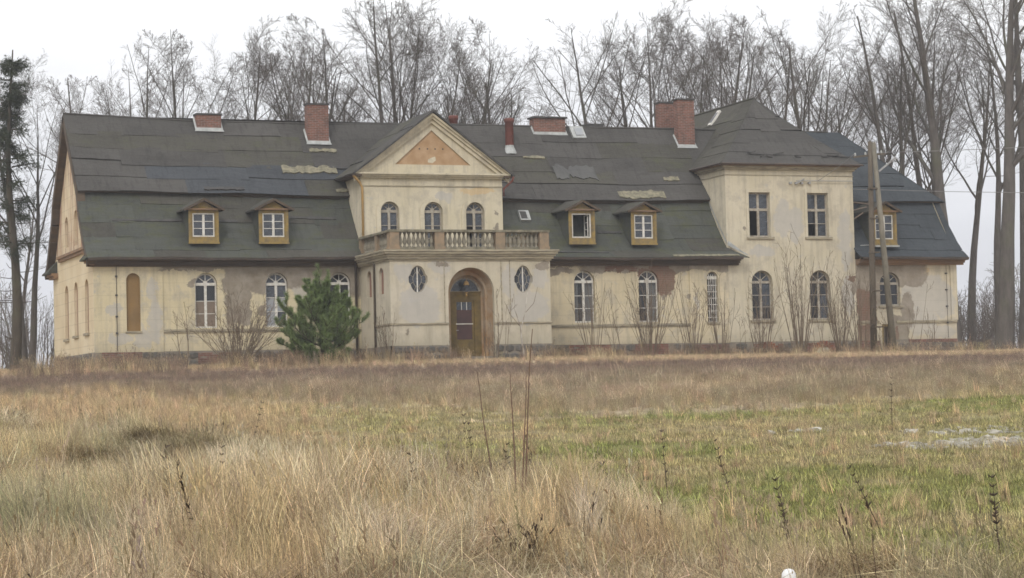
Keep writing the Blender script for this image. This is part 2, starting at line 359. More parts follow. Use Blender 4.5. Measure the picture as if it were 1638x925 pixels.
# near edge of the mown green area, far edge of it (world metres)
LAWN_NEAR = np.array([(-13, -34), (-9.2, -39.1), (-7.1, -43.7), (-6.5, -52.2), (-5.8, -57.9), (-5.6, -64.3), (-6.4, -69.1), (-7.1, -73.6), (-7.6, -76.7), (-7.8, -79.1), (-7.7, -80.1)])
LAWN_FAR = np.array([(-12, -18), (-9.6, -20.6), (-7.1, -23.2), (-4.1, -26.2), (0.7, -37.1), (2.6, -43.5), (6.2, -44.4), (9.9, -43.8), (14.1, -43.0), (17.8, -41.3), (21.6, -40.7)])
def su(P): return np.array([(side_u(*p)/dist_s(*p), dist_s(*p)) for p in P])
_ln, _lf = su(LAWN_NEAR), su(LAWN_FAR)
def lawn_near_s(x, y): return np.interp(side_u(x, y)/np.maximum(dist_s(x, y), 1), _ln[:, 0], _ln[:, 1])
def lawn_far_s(x, y): return np.interp(side_u(x, y)/np.maximum(dist_s(x, y), 1), _lf[:, 0], _lf[:, 1])
def gz(x, y):
    x = np.asarray(x, float); y = np.asarray(y, float); s = dist_s(x, y)
    t = np.clip((s-26)/63, 0, 1); base = -3.1+3.05*t**1.18
    base = base-.2*sm((x-8)/25)*sm((s-70)/20)
    rough = np.where(s < lawn_near_s(x, y)+1, 1.0, .25)*sm((s-4)/8)*(1-sm((s-70)/12))
    rough = rough*(1-sm((s-100)/10))
    base = base+(fbm(x*.35, y*.35)-.5)*.62*rough+(fbm(x*1.3+9, y*1.3)-.5)*.28*rough
    base = base+.36*sm((lawn_near_s(x, y)-s)/9)*sm((s-17)/9)*(.6+.8*fbm(x*.25+7, y*.25))
    base = base-np.clip(s-170, 0, 400)*.03
    return base
def nonuni(a, b, step, far, ratio=1.35):
    core = list(np.arange(a, b+step, step)); lo, hi = [], []
    d = step; v = core[0]
    while v > -far: d *= ratio; v -= d; lo.append(v)
    d = step; v = core[-1]
    while v < far: d *= ratio; v += d; hi.append(v)
    return np.array(lo[::-1]+core+hi)
xs, ys = nonuni(-22, 70, .45, 420), nonuni(-92, 8, .45, 450)
XX, YY = np.meshgrid(xs, ys); ZZ = gz(XX, YY)
def np_mesh(name, V, F, mat, parent=None, smooth=False, attrs=None):
    me = bpy.data.meshes.new(name); k = F.shape[1]
    me.vertices.add(len(V)); me.vertices.foreach_set('co', V.astype(np.float32).ravel())
    me.loops.add(F.size); me.loops.foreach_set('vertex_index', F.astype(np.int32).ravel())
    me.polygons.add(len(F)); me.polygons.foreach_set('loop_start', np.arange(0, F.size, k, dtype=np.int32))
    me.polygons.foreach_set('loop_total', np.full(len(F), k, np.int32))
    if smooth: me.polygons.foreach_set('use_smooth', np.ones(len(F), bool))
    me.update(calc_edges=True); me.validate()
    if mat is not None: me.materials.append(M[mat] if isinstance(mat, str) else mat)
    if attrs:
        for an, (typ, data) in attrs.items():
            a = me.attributes.new(an, typ, 'POINT'); a.data.foreach_set('color' if typ == 'FLOAT_COLOR' else ('vector' if typ == 'FLOAT_VECTOR' else 'value'), data.astype(np.float32 if typ != 'INT' else np.int32).ravel())
    return link(bpy.data.objects.new(name, me), parent)

def zone_tone(x, y):
    """real colour of the vegetation at a place (straw, moss, purple-brown weeds)"""
    x = np.asarray(x); y = np.asarray(y); s = dist_s(x, y)
    n1 = fbm(x*.5+3, y*.5); n2 = fbm(x*.22+40, y*.22+9); n3 = fbm(x*1.7, y*1.7+50)
    nearE, farE = lawn_near_s(x, y)+(n1-.5)*3, lawn_far_s(x, y)+(n1-.5)*14+(n3-.5)*5
    straw, red, grn, pale = np.array((.66, .53, .305)), np.array((.34, .24, .13)), np.array((.31, .315, .18)), np.array((.76, .65, .47))
    def lp(a, b, t): t = np.clip(t, 0, 1)[..., None]; return a*(1-t)+b*t
    A = lp(np.broadcast_to(straw, x.shape+(3,)), red, (n1-.52)*7)
    A = lp(A, pale, (n3-.5)*6); A = lp(A, grn, (n2-.48)*7*np.clip((32-s)/8, .25, 1))
    A = lp(A, np.array((.52, .40, .26)), (24-s)/8*.4)
    B = lp(np.broadcast_to(np.array((.375, .335, .155)), x.shape+(3,)), np.array((.42, .35, .19)), (n1-.42)*5)
    B = lp(B, np.array((.28, .285, .10)), (n2-.50)*6)
    lf_ = np.clip((-.07-side_u(x, y)/np.maximum(s, 1))/.12, 0, 1)[..., None]; B = B*(1-.75*lf_)+np.array((.60, .45, .28))*.75*lf_
    Cc = lp(np.broadcast_to(np.array((.52, .425, .285)), x.shape+(3,)), np.array((.68, .54, .37)), (n1-.48)*7)
    Cc = lp(Cc, np.array((.33, .245, .185)), (s-60)/14*(.6+.8*n2))
    Cc = lp(Cc, np.array((.68, .53, .35)), (s-83)/4*1.0)
    z1 = sm((s-nearE+.8)/1.6); z2 = sm((s-farE+2)/6)
    out = lp(lp(A, B, z1), Cc, z2)
    return out, z1, z2
T, z1g, z2g = zone_tone(XX.ravel(), YY.ravel())
nx, ny = len(xs), len(ys)
idx = np.arange(nx*ny).reshape(ny, nx)
F = np.stack([idx[:-1, :-1], idx[:-1, 1:], idx[1:, 1:], idx[1:, :-1]], -1).reshape(-1, 4)
def ground_mat():
    t = NT('field_soil_and_thatch'); a = t.n.new('ShaderNodeAttribute'); a.attribute_name = 'tone'
    c = t.mix(t.rng(t.noise(3, 6, .75), .35, .65, .35, .95), (.09, .07, .045), a.outputs['Color'])
    c = t.mix(t.rng(t.noise(18, 4, .7), .5, .7, 0, .5), c, (.12, .10, .06))
    t.bump(t.noise(9, 5, .75), .8, .08); return t.out(c, .95, .1)
ground = np_mesh('ground', np.stack([XX.ravel(), YY.ravel(), ZZ.ravel()], 1), F, ground_mat(), smooth=True,
                 attrs={'tone': ('FLOAT_COLOR', np.concatenate([T, np.ones((len(T), 1))], 1))})
tag(ground, 'rough winter field rising gently to the manor', None, None, 'structure')

# ================================================================== MANOR
manor = empty('manor_house', (0, 0, 0), 'long abandoned cream manor house with dark felt roof and pillared porch balcony', 'house')

def tri_fill(loops):
    bm = bmesh.new(); edges = []
    for lp_ in loops:
        vs = [bm.verts.new((p[0], p[1], 0)) for p in lp_]
        edges += [bm.edges.new((vs[i], vs[(i+1) % len(vs)])) for i in range(len(vs))]
    bmesh.ops.triangle_fill(bm, use_beauty=True, use_dissolve=False, edges=edges)
    bm.verts.index_update()
    V = [(v.co.x, v.co.y) for v in bm.verts]; Fc = [tuple(v.index for v in f.verts) for f in bm.faces]; bm.free(); return V, Fc
def wall(name, O, U, outer, holes, depth, mat, parent, inward, reveal_mat=None, skirt=.25):
    """plane wall through O, axes U and Z, with real openings and reveals"""
    O, U, I = Vector(O), Vector(U), Vector(inward); Z = Vector((0, 0, 1))
    V, Fc = tri_fill([outer]+holes)
    P = lambda u, v, d=0: O+U*u+Z*v+I*d
    mb = MB(); mb.add([P(u, v) for u, v in V], Fc)
    rb = MB()
    for h in holes:
        n = len(h); k = [P(u, v) for u, v in h]+[P(u, v, depth) for u, v in h]
        (rb if reveal_mat else mb).add(k, [(i, (i+1) % n, n+(i+1) % n, n+i) for i in range(n)])
    n = len(outer); mb.add([P(u, v) for u, v in outer]+[P(u, v, skirt) for u, v in outer], [(i, (i+1) % n, n+(i+1) % n, n+i) for i in range(n)])
    o = mb.build(name, mat, parent)
    if reveal_mat: rb.build('reveal', reveal_mat, o)
    return o
def arch(x0, x1, z0, z1, n=12):
    r_ = (x1-x0)/2; cx = (x0+x1)/2; zc = z1-r_
    return [(x0, z0), (x1, z0)]+[(cx+r_*math.cos(a), zc+r_*math.sin(a)) for a in [PI*i/n for i in range(n+1)]]
def rect(x0, x1, z0, z1): return [(x0, z0), (x1, z0), (x1, z1), (x0, z1)]
def oval(cx, cz, rx, rz, n=20): return [(cx+rx*math.cos(2*PI*i/n), cz+rz*math.sin(2*PI*i/n)) for i in range(n)]
def cross_oval(cx, cz, rx, rz):
    """upright oval with small square shoulders on the sides"""
    pts = []
    for i in range(32):
        a = 2*PI*i/32; x, z = rx*.86*math.cos(a), rz*math.sin(a)
        if abs(z) < rz*.36: x = math.copysign(rx, x) if abs(x) > rx*.3 else x
        pts.append((cx+x, cz+z))
    return pts
def band(name, inner, outer, y0, y1, mat, parent, closed=True):
    """flat moulding between two outlines of equal point count on a front wall (x,z), from y0 (front) to y1"""
    n = len(inner); mb = MB()
    vs = [(x, y0, z) for x, z in inner]+[(x, y0, z) for x, z in outer]+[(x, y1, z) for x, z in inner]+[(x, y1, z) for x, z in outer]
    fs = []
    for i in range(n if closed else n-1):
        j = (i+1) % n
        fs += [(i, j, n+j, n+i), (n+i, n+j, 3*n+j, 3*n+i), (i, 2*n+i, 2*n+j, j)]
    if not closed: fs += [(0, n, 3*n, 2*n), (n-1, 3*n-1, 4*n-1, 2*n-1)]
    return mb.add(vs, fs).build(name, mat, parent)
_pane = {}
def pane(parent, pts, y, mat, name='pane', hinge=None):
    """one pane cut to pts (x,z) ; alike panes share mesh data"""
    x0, z0 = min(p[0] for p in pts), min(p[1] for p in pts)
    key = (mat, tuple((round(p[0]-x0, 3), round(p[1]-z0, 3)) for p in pts))
    if key not in _pane:
        n = len(pts); loc = [(p[0]-x0, p[1]-z0) for p in pts]
        me = bpy.data.meshes.new(name)
        me.from_pydata([(a, 0, b) for a, b in loc]+[(a, .006, b) for a, b in loc], [], [tuple(range(n)), tuple(range(2*n-1, n-1, -1))]+[(i, n+i, n+(i+1) % n, (i+1) % n) for i in range(n)])
        me.materials.append(M[mat]); _pane[key] = me
    o = bpy.data.objects.new(name, _pane[key]); o.location = (x0, y, z0)
    a = random.uniform(-.012, .012); o.rotation_euler = (random.uniform(-.02, .02), 0, a)
    return link(o, parent)
MATCODE = {'g': 'glass', 'd': 'glass_dark', 'b': 'board', 'm': 'milky', 'c': 'curtain', 'k': 'glass_clear'}
def window_parts(parent, x0, x1, z0, z1, y, arched=True, rows=3, codes=None, fan='gggg', frame_mat='white_wood', transom=None, bars=True, mull=.11, toprow=None, fw_=.06):
    """frame, transom, mullion, glazing bars and panes as children of parent"""
    cx = (x0+x1)/2; r_ = (x1-x0)/2
    out_ = arch(x0, x1, z0, z1) if arched else rect(x0, x1, z0, z1)
    inn = arch(x0+fw_, x1-fw_, z0+fw_, z1-fw_) if arched else rect(x0+fw_, x1-fw_, z0+fw_, z1-fw_)
    band('frame', inn, out_, y, y+.07, frame_mat, parent)
    zt = (z1-r_) if arched else transom
    top = zt if zt else z1-fw_
    if mull > 0: MB().box(cx-mull/2, cx+mull/2, y-.01, y+.05, z0+fw_, top-.02).build('mullion', frame_mat, parent)
    if zt: MB().box(x0+.01, x1-.01, y-.02, y+.06, zt-.05, zt+.07).build('transom', frame_mat, parent)
    zb, zu = z0+fw_, top-(.05 if zt else 0)
    gb = MB()
    codes = codes or ['gg']*rows; rows = len(codes)
    hs = [(zu-zb)/rows]*rows
    if toprow: hs = [(zu-zb)*toprow]+[(zu-zb)*(1-toprow)/(rows-1)]*(rows-1)
    zc = zu
    for r_i in range(rows):
        for c_i, (a, b) in enumerate(((x0+fw_, cx-mull/2), (cx+mull/2, x1-fw_))):
            code = codes[r_i][c_i]
            if code != 'o': pane(parent, rect(a, b, zc-hs[r_i], zc), y+.03, MATCODE[code], 'board' if code == 'b' else ('curtain' if code == 'c' else 'pane'))
            if r_i < rows-1 and bars and code not in 'o': gb.box(a, b, y+.005, y+.03, zc-hs[r_i]-.014, zc-hs[r_i]+.014)
        zc -= hs[r_i]
    if arched:
        rin = r_-fw_; c0 = zt+.07; angs = [0, PI/4, PI/2, 3*PI/4, PI]
        for a in angs[1:4]:
            gb.bar((cx+.1*math.cos(a), y+.015, c0+.1*math.sin(a)), (cx+rin*math.cos(a)*.97, y+.015, zt+rin*math.sin(a)), .03, .03)
        gb.box(cx-.09, cx+.09, y, y+.035, c0, c0+.09)
        for i in range(4):
            if fan[i] == 'o': continue
            a0, a1 = angs[i], angs[i+1]
            pts = [(cx, c0)]+[(cx+rin*math.cos(t)*.985, max(c0, zt+rin*math.sin(t)*.985)) for t in (a0, (2*a0+a1)/3, (a0+2*a1)/3, a1)]
            pane(parent, pts, y+.03, MATCODE[fan[i]])
    elif zt:
        for a, b in ((x0+fw_, cx-mull/2), (cx+mull/2, x1-fw_)): pane(parent, rect(a, b, zt+.07, z1-fw_), y+.03, 'glass')
        gb.box(cx-mull/2, cx+mull/2, y-.005, y+.05, zt+.07, z1-fw_)
    if gb.v: split_build(gb, 'glazing_bar', frame_mat, parent)

def window(x0, x1, z0, z1, y=0.0, rec=.16, sill=True, sillw=.1, **kw):
    w = bpy.data.objects.new('window', None); link(w, manor)
    lab = kw.pop('label', None)
    if lab: w['label'] = lab
    window_parts(w, x0+.012, x1-.012, z0+.012, z1-.012, y+rec, **kw)
    if sill: MB().box(x0-sillw, x1+sillw, y-.09, y+rec-.005, z0-.1, z0-.004).build('sill', 'trim', w)
    return w
random.seed(11)

# --- front wall, left of the porch
HL = [arch(4.32, 5.30, 1.71, 4.07), arch(7.42, 8.42, 1.71, 4.07), arch(10.28, 11.26, 1.72, 4.07)]
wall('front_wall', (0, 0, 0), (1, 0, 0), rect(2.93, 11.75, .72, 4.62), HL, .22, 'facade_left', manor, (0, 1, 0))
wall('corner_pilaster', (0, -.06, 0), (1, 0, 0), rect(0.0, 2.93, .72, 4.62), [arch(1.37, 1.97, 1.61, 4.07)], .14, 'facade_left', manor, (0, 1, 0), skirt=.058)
nb = MB(); pts = arch(1.36, 1.98, 1.6, 4.08); nb.add([(x, .08, z) for x, z in pts], [tuple(range(len(pts)))]); nb.build('blind_niche', 'niche_brown', manor)
MB().box(1.32, 2.02, -.10, -.055, 1.53, 1.60).build('sill', 'trim', manor)
window(4.32, 5.30, 1.71, 4.07, codes=['dd', 'bb', 'bb'], fan='gggg', sill=False, toprow=.38, label='arched window with tan boards behind its lower panes')
window(7.42, 8.42, 1.71, 4.07, codes=['gg', 'mm', 'mg'], fan='gggg', sill=False, toprow=.3, label='arched window with milky lower panes')
window(10.28, 11.26, 1.72, 4.07, codes=['dd', 'do', 'dd'], fan='doog', sill=False, toprow=.35, label='arched window with broken panes behind the young pine')
# --- front wall, right of the porch
HR = [arch(21.86, 22.89, 1.74, 4.12), arch(25.08, 26.10, 1.73, 4.12)]
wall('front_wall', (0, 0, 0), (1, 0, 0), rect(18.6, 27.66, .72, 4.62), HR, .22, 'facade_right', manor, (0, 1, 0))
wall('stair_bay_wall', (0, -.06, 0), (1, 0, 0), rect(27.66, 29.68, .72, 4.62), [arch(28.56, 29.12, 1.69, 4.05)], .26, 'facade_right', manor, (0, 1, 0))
window(21.86, 22.89, 1.74, 4.12, codes=['kk', 'kk', 'kk'], fan='dgdd', sill=False, label='arched window with white curtains at both edges')
window(25.08, 26.10, 1.73, 4.12, codes=['dk', 'dk', 'dk'], fan='dgdd', sill=False, label='arched window with a pale curtain in its right half')
def drape(x0, x1, z0, z1, y, waves=3):
    mb = MB(); n = 12
    for i in range(n+1):
        t = i/n; x = x0+(x1-x0)*t; yy = y+.035*math.sin(t*waves*2*PI)
        mb.v += [(x, yy, z0), (x+.03*math.sin(t*7), yy, z1)]
    mb.f = [(2*i, 2*i+2, 2*i+3, 2*i+1) for i in range(n)]
    return mb.build('curtain', 'curtain', manor, True)
drape(21.9, 22.15, 1.8, 3.6, .32); drape(22.5, 22.86, 1.8, 3.6, .32); drape(25.65, 26.06, 1.8, 3.6, .32)
# narrow barred stair window
w = bpy.data.objects.new('window', None); link(w, manor); w['label'] = 'narrow arched window with a metal grille'
inn, ou = arch(28.60, 29.08, 1.73, 4.01), arch(28.57, 29.11, 1.70, 4.04)
band('frame', inn, ou, .06, .13, 'grey_wood', w)
for i in range(6):
    pane(w, rect(28.6, 28.84, 1.73+i*.345, 2.075+i*.345), .1, 'glass_dark'); pane(w, rect(28.84, 29.08, 1.73+i*.345, 2.075+i*.345), .1, 'glass_dark')
pane(w, [(28.6, 3.80), (29.08, 3.80)]+[(28.84+.23*math.cos(a), 3.79+.2*math.sin(a)) for a in (.3, .8, 1.3, 1.8, 2.3, 2.8)], .1, 'glass_dark')
g = MB()
for x in (28.68, 28.79, 28.90, 29.01): g.box(x-.012, x+.012, .0, .025, 1.7, 3.92)
for i in range(7): g.box(28.57, 29.11, .026, .04, 1.9+i*.3, 1.93+i*.3)
g.box(28.58, 29.10, .03, .07, 3.72, 3.84); g.build('grille', 'white_wood', w)
MB().box(28.5, 29.18, -.13, .0, 1.61, 1.69).build('sill', 'trim', w)
# --- tower
HT = [arch(30.90, 32.01, 1.76, 4.10), arch(33.98, 35.10, 1.76, 4.10), rect(30.88, 32.00, 5.69, 7.80), rect(33.99, 35.12, 5.69, 7.80)]
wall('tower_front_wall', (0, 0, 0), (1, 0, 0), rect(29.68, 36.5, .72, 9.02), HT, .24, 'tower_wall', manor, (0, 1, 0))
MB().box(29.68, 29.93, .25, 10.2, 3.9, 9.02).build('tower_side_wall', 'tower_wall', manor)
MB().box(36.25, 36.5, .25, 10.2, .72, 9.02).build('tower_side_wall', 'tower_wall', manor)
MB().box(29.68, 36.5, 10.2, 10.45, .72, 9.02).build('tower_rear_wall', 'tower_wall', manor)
window(30.90, 32.01, 1.76, 4.10, codes=['dg', 'dg', 'dd'], fan='gdgd', frame_mat='grey_wood', label='lower arched tower window nearer the main wing')
window(33.98, 35.10, 1.76, 4.10, codes=['dd', 'dg', 'dg'], fan='dgdd', frame_mat='grey_wood', label='lower arched tower window nearer the tower corner')
for (a, b), cds in (((30.88, 32.00), ['og', 'og']), ((33.99, 35.12), ['dg', 'og'])):
    window(a, b, 5.69, 7.80, arched=False, transom=6.98, codes=cds, frame_mat='grey_wood', bars=cds[0][0] == 'd', mull=.12, sillw=.16, label='rectangular upper tower window with its lower left casement %s' % ('missing' if cds[0][0] == 'o' else 'half broken'))
    i_, o_ = rect(a, b, 5.69, 7.80), rect(a-.14, b+.14, 5.60, 7.96)
    band('window_surround', i_, o_, -.03, .002, 'tower_wall', manor)
for a, b in ((30.90, 32.01), (33.98, 35.10)):
    band('window_surround', arch(a, b, 1.76, 4.10), arch(a-.17, b+.17, 1.76, 4.27), -.045, .002, 'tower_wall', manor)
# --- right wing
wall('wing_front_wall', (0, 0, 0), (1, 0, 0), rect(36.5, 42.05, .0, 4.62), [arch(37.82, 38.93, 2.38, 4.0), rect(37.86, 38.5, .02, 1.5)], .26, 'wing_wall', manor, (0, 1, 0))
window(37.82, 38.93, 2.38, 4.0, codes=['dd', 'dd'], fan='dddd', frame_mat='grey_wood', label='short arched window behind the utility pole')
dr = bpy.data.objects.new('cellar_door', None); link(dr, manor)
MB().box(37.86, 37.98, .08, .2, .03, 1.49).box(38.38, 38.49, .08, .2, .03, 1.49).box(37.98, 38.38, .08, .2, 1.38, 1.49).build('frame', 'yellow_wood', dr)
MB().box(37.98, 38.12, .15, .2, .03, 1.37).box(38.28, 38.38, .16, .2, .03, .8).build('door_leaf', 'timber_dark', dr)
MB().add([(42.05, 0, 0), (42.05, 10.2, 0), (42.05, 10.2, 4.6), (42.05, 8.4, 7.6), (42.05, 1.8, 7.6), (42.05, 0, 4.9)], [(0, 1, 2, 3, 4, 5)]).build('right_end_wall', 'wing_wall', manor)
# --- left end gable
kz = 7.7
gp = [(.0, .0), (10.2, .0), (10.2, 4.6), (9.45, 5.75), (8.75, 6.7), (8.3, 7.35), (8.05, 7.9), (5.1, 11.3), (2.15, 7.9), (1.9, 7.35), (1.5, 6.72), (.75, 5.78), (0, 4.9)]
gh = [arch(6.3, 7.25, 1.53, 3.93), arch(3.85, 4.8, 1.6, 3.95), arch(1.2, 2.1, 1.62, 3.92), arch(6.1, 7.0, 5.62, 7.0), arch(3.7, 4.55, 5.55, 7.1), arch(1.75, 2.35, 5.5, 6.9), arch(3.7, 4.3, 7.95, 9.15)]
wall('end_gable_wall', (0, 0, 0), (0, 1, 0), gp, gh, .2, 'end_gable', manor, (1, 0, 0))
for h in gh:
    a, b = min(p[0] for p in h), max(p[0] for p in h); c, d = min(p[1] for p in h), max(p[1] for p in h); h2 = arch(a-.01, b+.01, c-.01, d+.01)
    MB().add([(.13, y, z) for y, z in h2], [tuple(range(len(h2)))]).build('blind_niche', 'niche_red', manor)
    if d < 5: MB().box(-.09, .0, a-.1, b+.1, c-.12, c-.01).build('sill', 'trim', manor)
MB().box(-.2, .0, .55, 8.3, 5.18, 5.30).box(-.12, .0, .55, 8.3, 5.05, 5.18).build('gable_cornice', 'wood_ochre', manor)
MB().box(0, 42, 10.2, 10.4, 0, 4.6).build('rear_wall', 'facade_left', manor)
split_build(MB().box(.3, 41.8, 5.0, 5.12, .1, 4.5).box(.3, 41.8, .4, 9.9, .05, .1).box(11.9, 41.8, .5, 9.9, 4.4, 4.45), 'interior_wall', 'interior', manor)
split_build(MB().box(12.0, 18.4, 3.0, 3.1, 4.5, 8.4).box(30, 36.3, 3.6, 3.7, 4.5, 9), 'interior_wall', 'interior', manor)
# --- string course
for a, b, y in ((2.93, 11.75, 0), (18.85, 27.66, 0), (36.5, 37.7, 0), (38.65, 42.05, 0)):
    MB().box(a, b, y-.07, y+.0, 1.57, 1.66).box(a, b, y-.04, y, 1.51, 1.57).build('string_course', 'trim', manor)
MB().box(42.05-.3, 42.1, -.07, .0, 1.66, 4.45).build('corner_strip', 'wing_wall', manor)

# --- plinth with fieldstones and brick patches
def plinth(x0, x1, y, z1=.74):
    o = MB().box(x0, x1, y-.05, y+.1, -.5, z1).build('plinth', 'plinth', manor); return o
BR = [(.3, 2.0, .35, .74), (4.4, 6.3, .2, .74), (8.2, 10.9, .15, .7), (21.5, 23.6, .25, .72), (24.8, 26.5, .25, .72), (27.8, 29.6, .2, .72), (30.9, 32.5, .1, .72), (33.7, 35.5, .1, .72), (36.6, 37.7, 0, .74), (39.3, 42.0, .6, .76)]
def in_brick(x): return any(a-.1 < x < b+.1 and c < .45 for a, b, c, d in BR)
stone_var = []
for k in range(6):
    bm = bmesh.new(); bmesh.ops.create_icosphere(bm, subdivisions=1, radius=.5)
    rs = random.Random(k)
    for v in bm.verts:
        v.co *= rs.uniform(.8, 1.12); v.co.x = math.copysign(min(abs(v.co.x)*1.25, .5), v.co.x); v.co.z = math.copysign(min(abs(v.co.z)*1.25, .5), v.co.z)
    me = bpy.data.meshes.new('stone'); bm.to_mesh(me); bm.free(); me.materials.append(M['stone']); stone_var.append(me)
rs = random.Random(3)
def stones(pl, x0, x1, y, z0=.02, z1=.72, axis=0):
    z = z0
    for row in range(2):
        x = x0+rs.uniform(.05, .2); h = (z1-z0)/2
        while x < x1-.15:
            w_ = rs.uniform(.3, .62); w_ = min(w_, x1-x)
            if not (axis == 0 and in_brick(x+w_/2)):
                o = bpy.data.objects.new('stone', rs.choice(stone_var)); hh = h*rs.uniform(.78, .98)
                o.scale = (w_*.97, .11, hh*1.06) if axis == 0 else (.11, w_*.97, hh*1.06)
                o.location = (x+w_/2, y-.05, z+h/2+rs.uniform(-.02, .02)) if axis == 0 else (y-.05, x+w_/2, z+h/2)
                o.rotation_euler = (0, rs.uniform(-.12, .12), 0) if axis == 0 else (rs.uniform(-.1, .1), 0, 0)
                link(o, pl)
            x += w_+rs.uniform(.01, .05)
        z += h
for x0, x1 in ((0, 11.6), (18.85, 36.5), (36.6, 42.05)):
    if x0 == 36.6: MB().box(38.55, 42.05, -.05, .1, -.5, .74).build('plinth', 'plinth', manor); stones(MB().box(38.55, 42.05, -.052, -.051, -.5, .60).build('plinth', 'plinth', manor), 38.6, 42.0, 0, .02, .60)
    else: stones(plinth(x0-.05 if x0 == 0 else x0, x1, 0), x0, x1, 0)
gpl = MB().box(-.048, .1, .1, 10.25, -.5, .738).build('plinth', 'plinth', manor); stones(gpl, .1, 10.1, .0, axis=1)
def bricks(parent, x0, x1, z0, z1, y, arch_c=None):
    mb = MB(); z = z0; row = 0
    while z+.07 <= z1+.001:
        x = x0-(row % 2)*.13
        while x < x1:
            a, b = max(x, x0), min(x+.245, x1)
            if b-a > .06 and rs.random() > .06:
                cx, cz = (a+b)/2, z+.035
                if not (arch_c and abs(cx-arch_c) < .42 and cz < .42): 
                    d = rs.uniform(0, .02); mb.box(a, b, y-.075-d, y, z, z+.066)
            x += .258
        z += .079; row += 1
    o = mb.build('brickwork', 'brick', parent); o['kind'] = 'stuff'; return o
for a, b, c, d in BR: bricks(manor, a, b, c, d, 0.0, {30.9: 31.65, 33.7: 34.6}.get(a))
for cx in (31.65, 34.6):      # brick arches over the cellar openings
    mb = MB()
    for i in range(11):
        a = PI*(i+.5)/11; mb.obox((cx+.5*math.cos(a), -.07, .12+.5*math.sin(a)), .12, .05, .045, Matrix.Rotation(-a, 3, 'Y'))
    o = mb.build('cellar_arch', 'brick2', manor); MB().box(cx-.42, cx+.42, -.06, -.055, -.1, .44).build('cellar_opening', 'slab' if cx < 32 else 'rubble', manor)

# --- eaves: soffit, moulded board, gutter
for a, b in ((-.3, 11.6), (18.75, 30.2), (36.55, 42.45)):
    n = 40; xs_ = [a+(b-a)*i/n for i in range(n+1)]
    MB().box(a, b, -.42, .0, 4.54, 4.62).box(a, b, -.3, .0, 4.44, 4.54).box(a, b, -.16, .0, 4.34, 4.44).build('eave_moulding', 'wood_eave' if a < 30 else 'wood_ochre', manor)
    g = MB()
    for i in range(n):
        dz0, dz1 = [.02*math.sin(x*.7)+.012*math.sin(x*2.3) for x in (xs_[i], xs_[i+1])]
        g.add([(xs_[i], -.68, 4.70+dz0), (xs_[i], -.66, 4.60+dz0), (xs_[i], -.55, 4.57+dz0), (xs_[i], -.47, 4.64+dz0),
               (xs_[i+1], -.68, 4.70+dz1), (xs_[i+1], -.66, 4.60+dz1), (xs_[i+1], -.55, 4.57+dz1), (xs_[i+1], -.47, 4.64+dz1)],
              [(0, 1, 5, 4), (1, 2, 6, 5), (2, 3, 7, 6)])
    g.build('gutter', 'gutter', manor)
# eave returns at the left end gable
MB().box(-.3, .0, -.42, .5, 4.50, 4.62).box(-.2, .0, -.3, .5, 4.40, 4.50).build('eave_return', 'wood_ochre', manor)
MB().box(-.3, .0, 9.0, 10.6, 4.50, 4.62).box(-.2, .0, 9.0, 10.5, 4.38, 4.50).build('eave_return', 'wood_ochre', manor)
for y0, y1, s_ in ((-.65, .75, 1), (9.1, 10.9, -1)):
    ya, yb = (y0, y1) if s_ > 0 else (y1, y0)
    MB().add([(-.45, ya, 4.66), (-.45, yb, 4.66), (0, yb-s_*.1, 5.2), (0, ya+s_*.3, 4.9), (-.45, ya, 4.60), (-.45, yb, 4.60), (0, yb-s_*.1, 4.60), (0, ya, 4.60)],
             [(0, 1, 2, 3), (0, 1, 5, 4), (4, 5, 6, 7), (1, 2, 6, 5)]).build('eave_return_roof', 'felt_green', manor)

# --- roof
roof = bpy.data.objects.new('roof', None); link(roof, manor)
def ridge_z(x): return float(np.interp(x, [-.3, 2.5, 5.4, 10.7, 14.8, 18.5, 25, 28.4, 39], [11.47, 11.36, 11.27, 11.25, 11.33, 11.37, 11.36, 11.40, 11.40]))
def kink_z(x): return float(np.interp(x, [-.3, 7, 11, 20, 25, 29.5, 42], [7.74, 7.70, 7.62, 7.57, 7.53, 7.60, 7.64]))
PR = [(-.62, 4.70), (-.1, 5.04), (.45, 5.60), (1.0, 6.26), (1.5, 6.95), (1.95, 7.62)]
def low_P(x, v):
    t = v*(len(PR)-1); i = min(int(t), len(PR)-2); f_ = t-i
    y = PR[i][0]*(1-f_)+PR[i+1][0]*f_; z = PR[i][1]*(1-f_)+PR[i+1][1]*f_
    z += (kink_z(x)-7.62)*v+.02*math.sin(x*.7)*(1-v)
    return Vector((x, y, z))
def up_P(x, v):
    y = 1.66+(5.1-1.66)*v; z = kink_z(x)+.03+(ridge_z(x)-kink_z(x)-.03)*v
    z += -.05*math.sin(PI*v)+.02*math.sin(x*1.1+v*5)
    return Vector((x, y, z))
rf = random.Random(77)
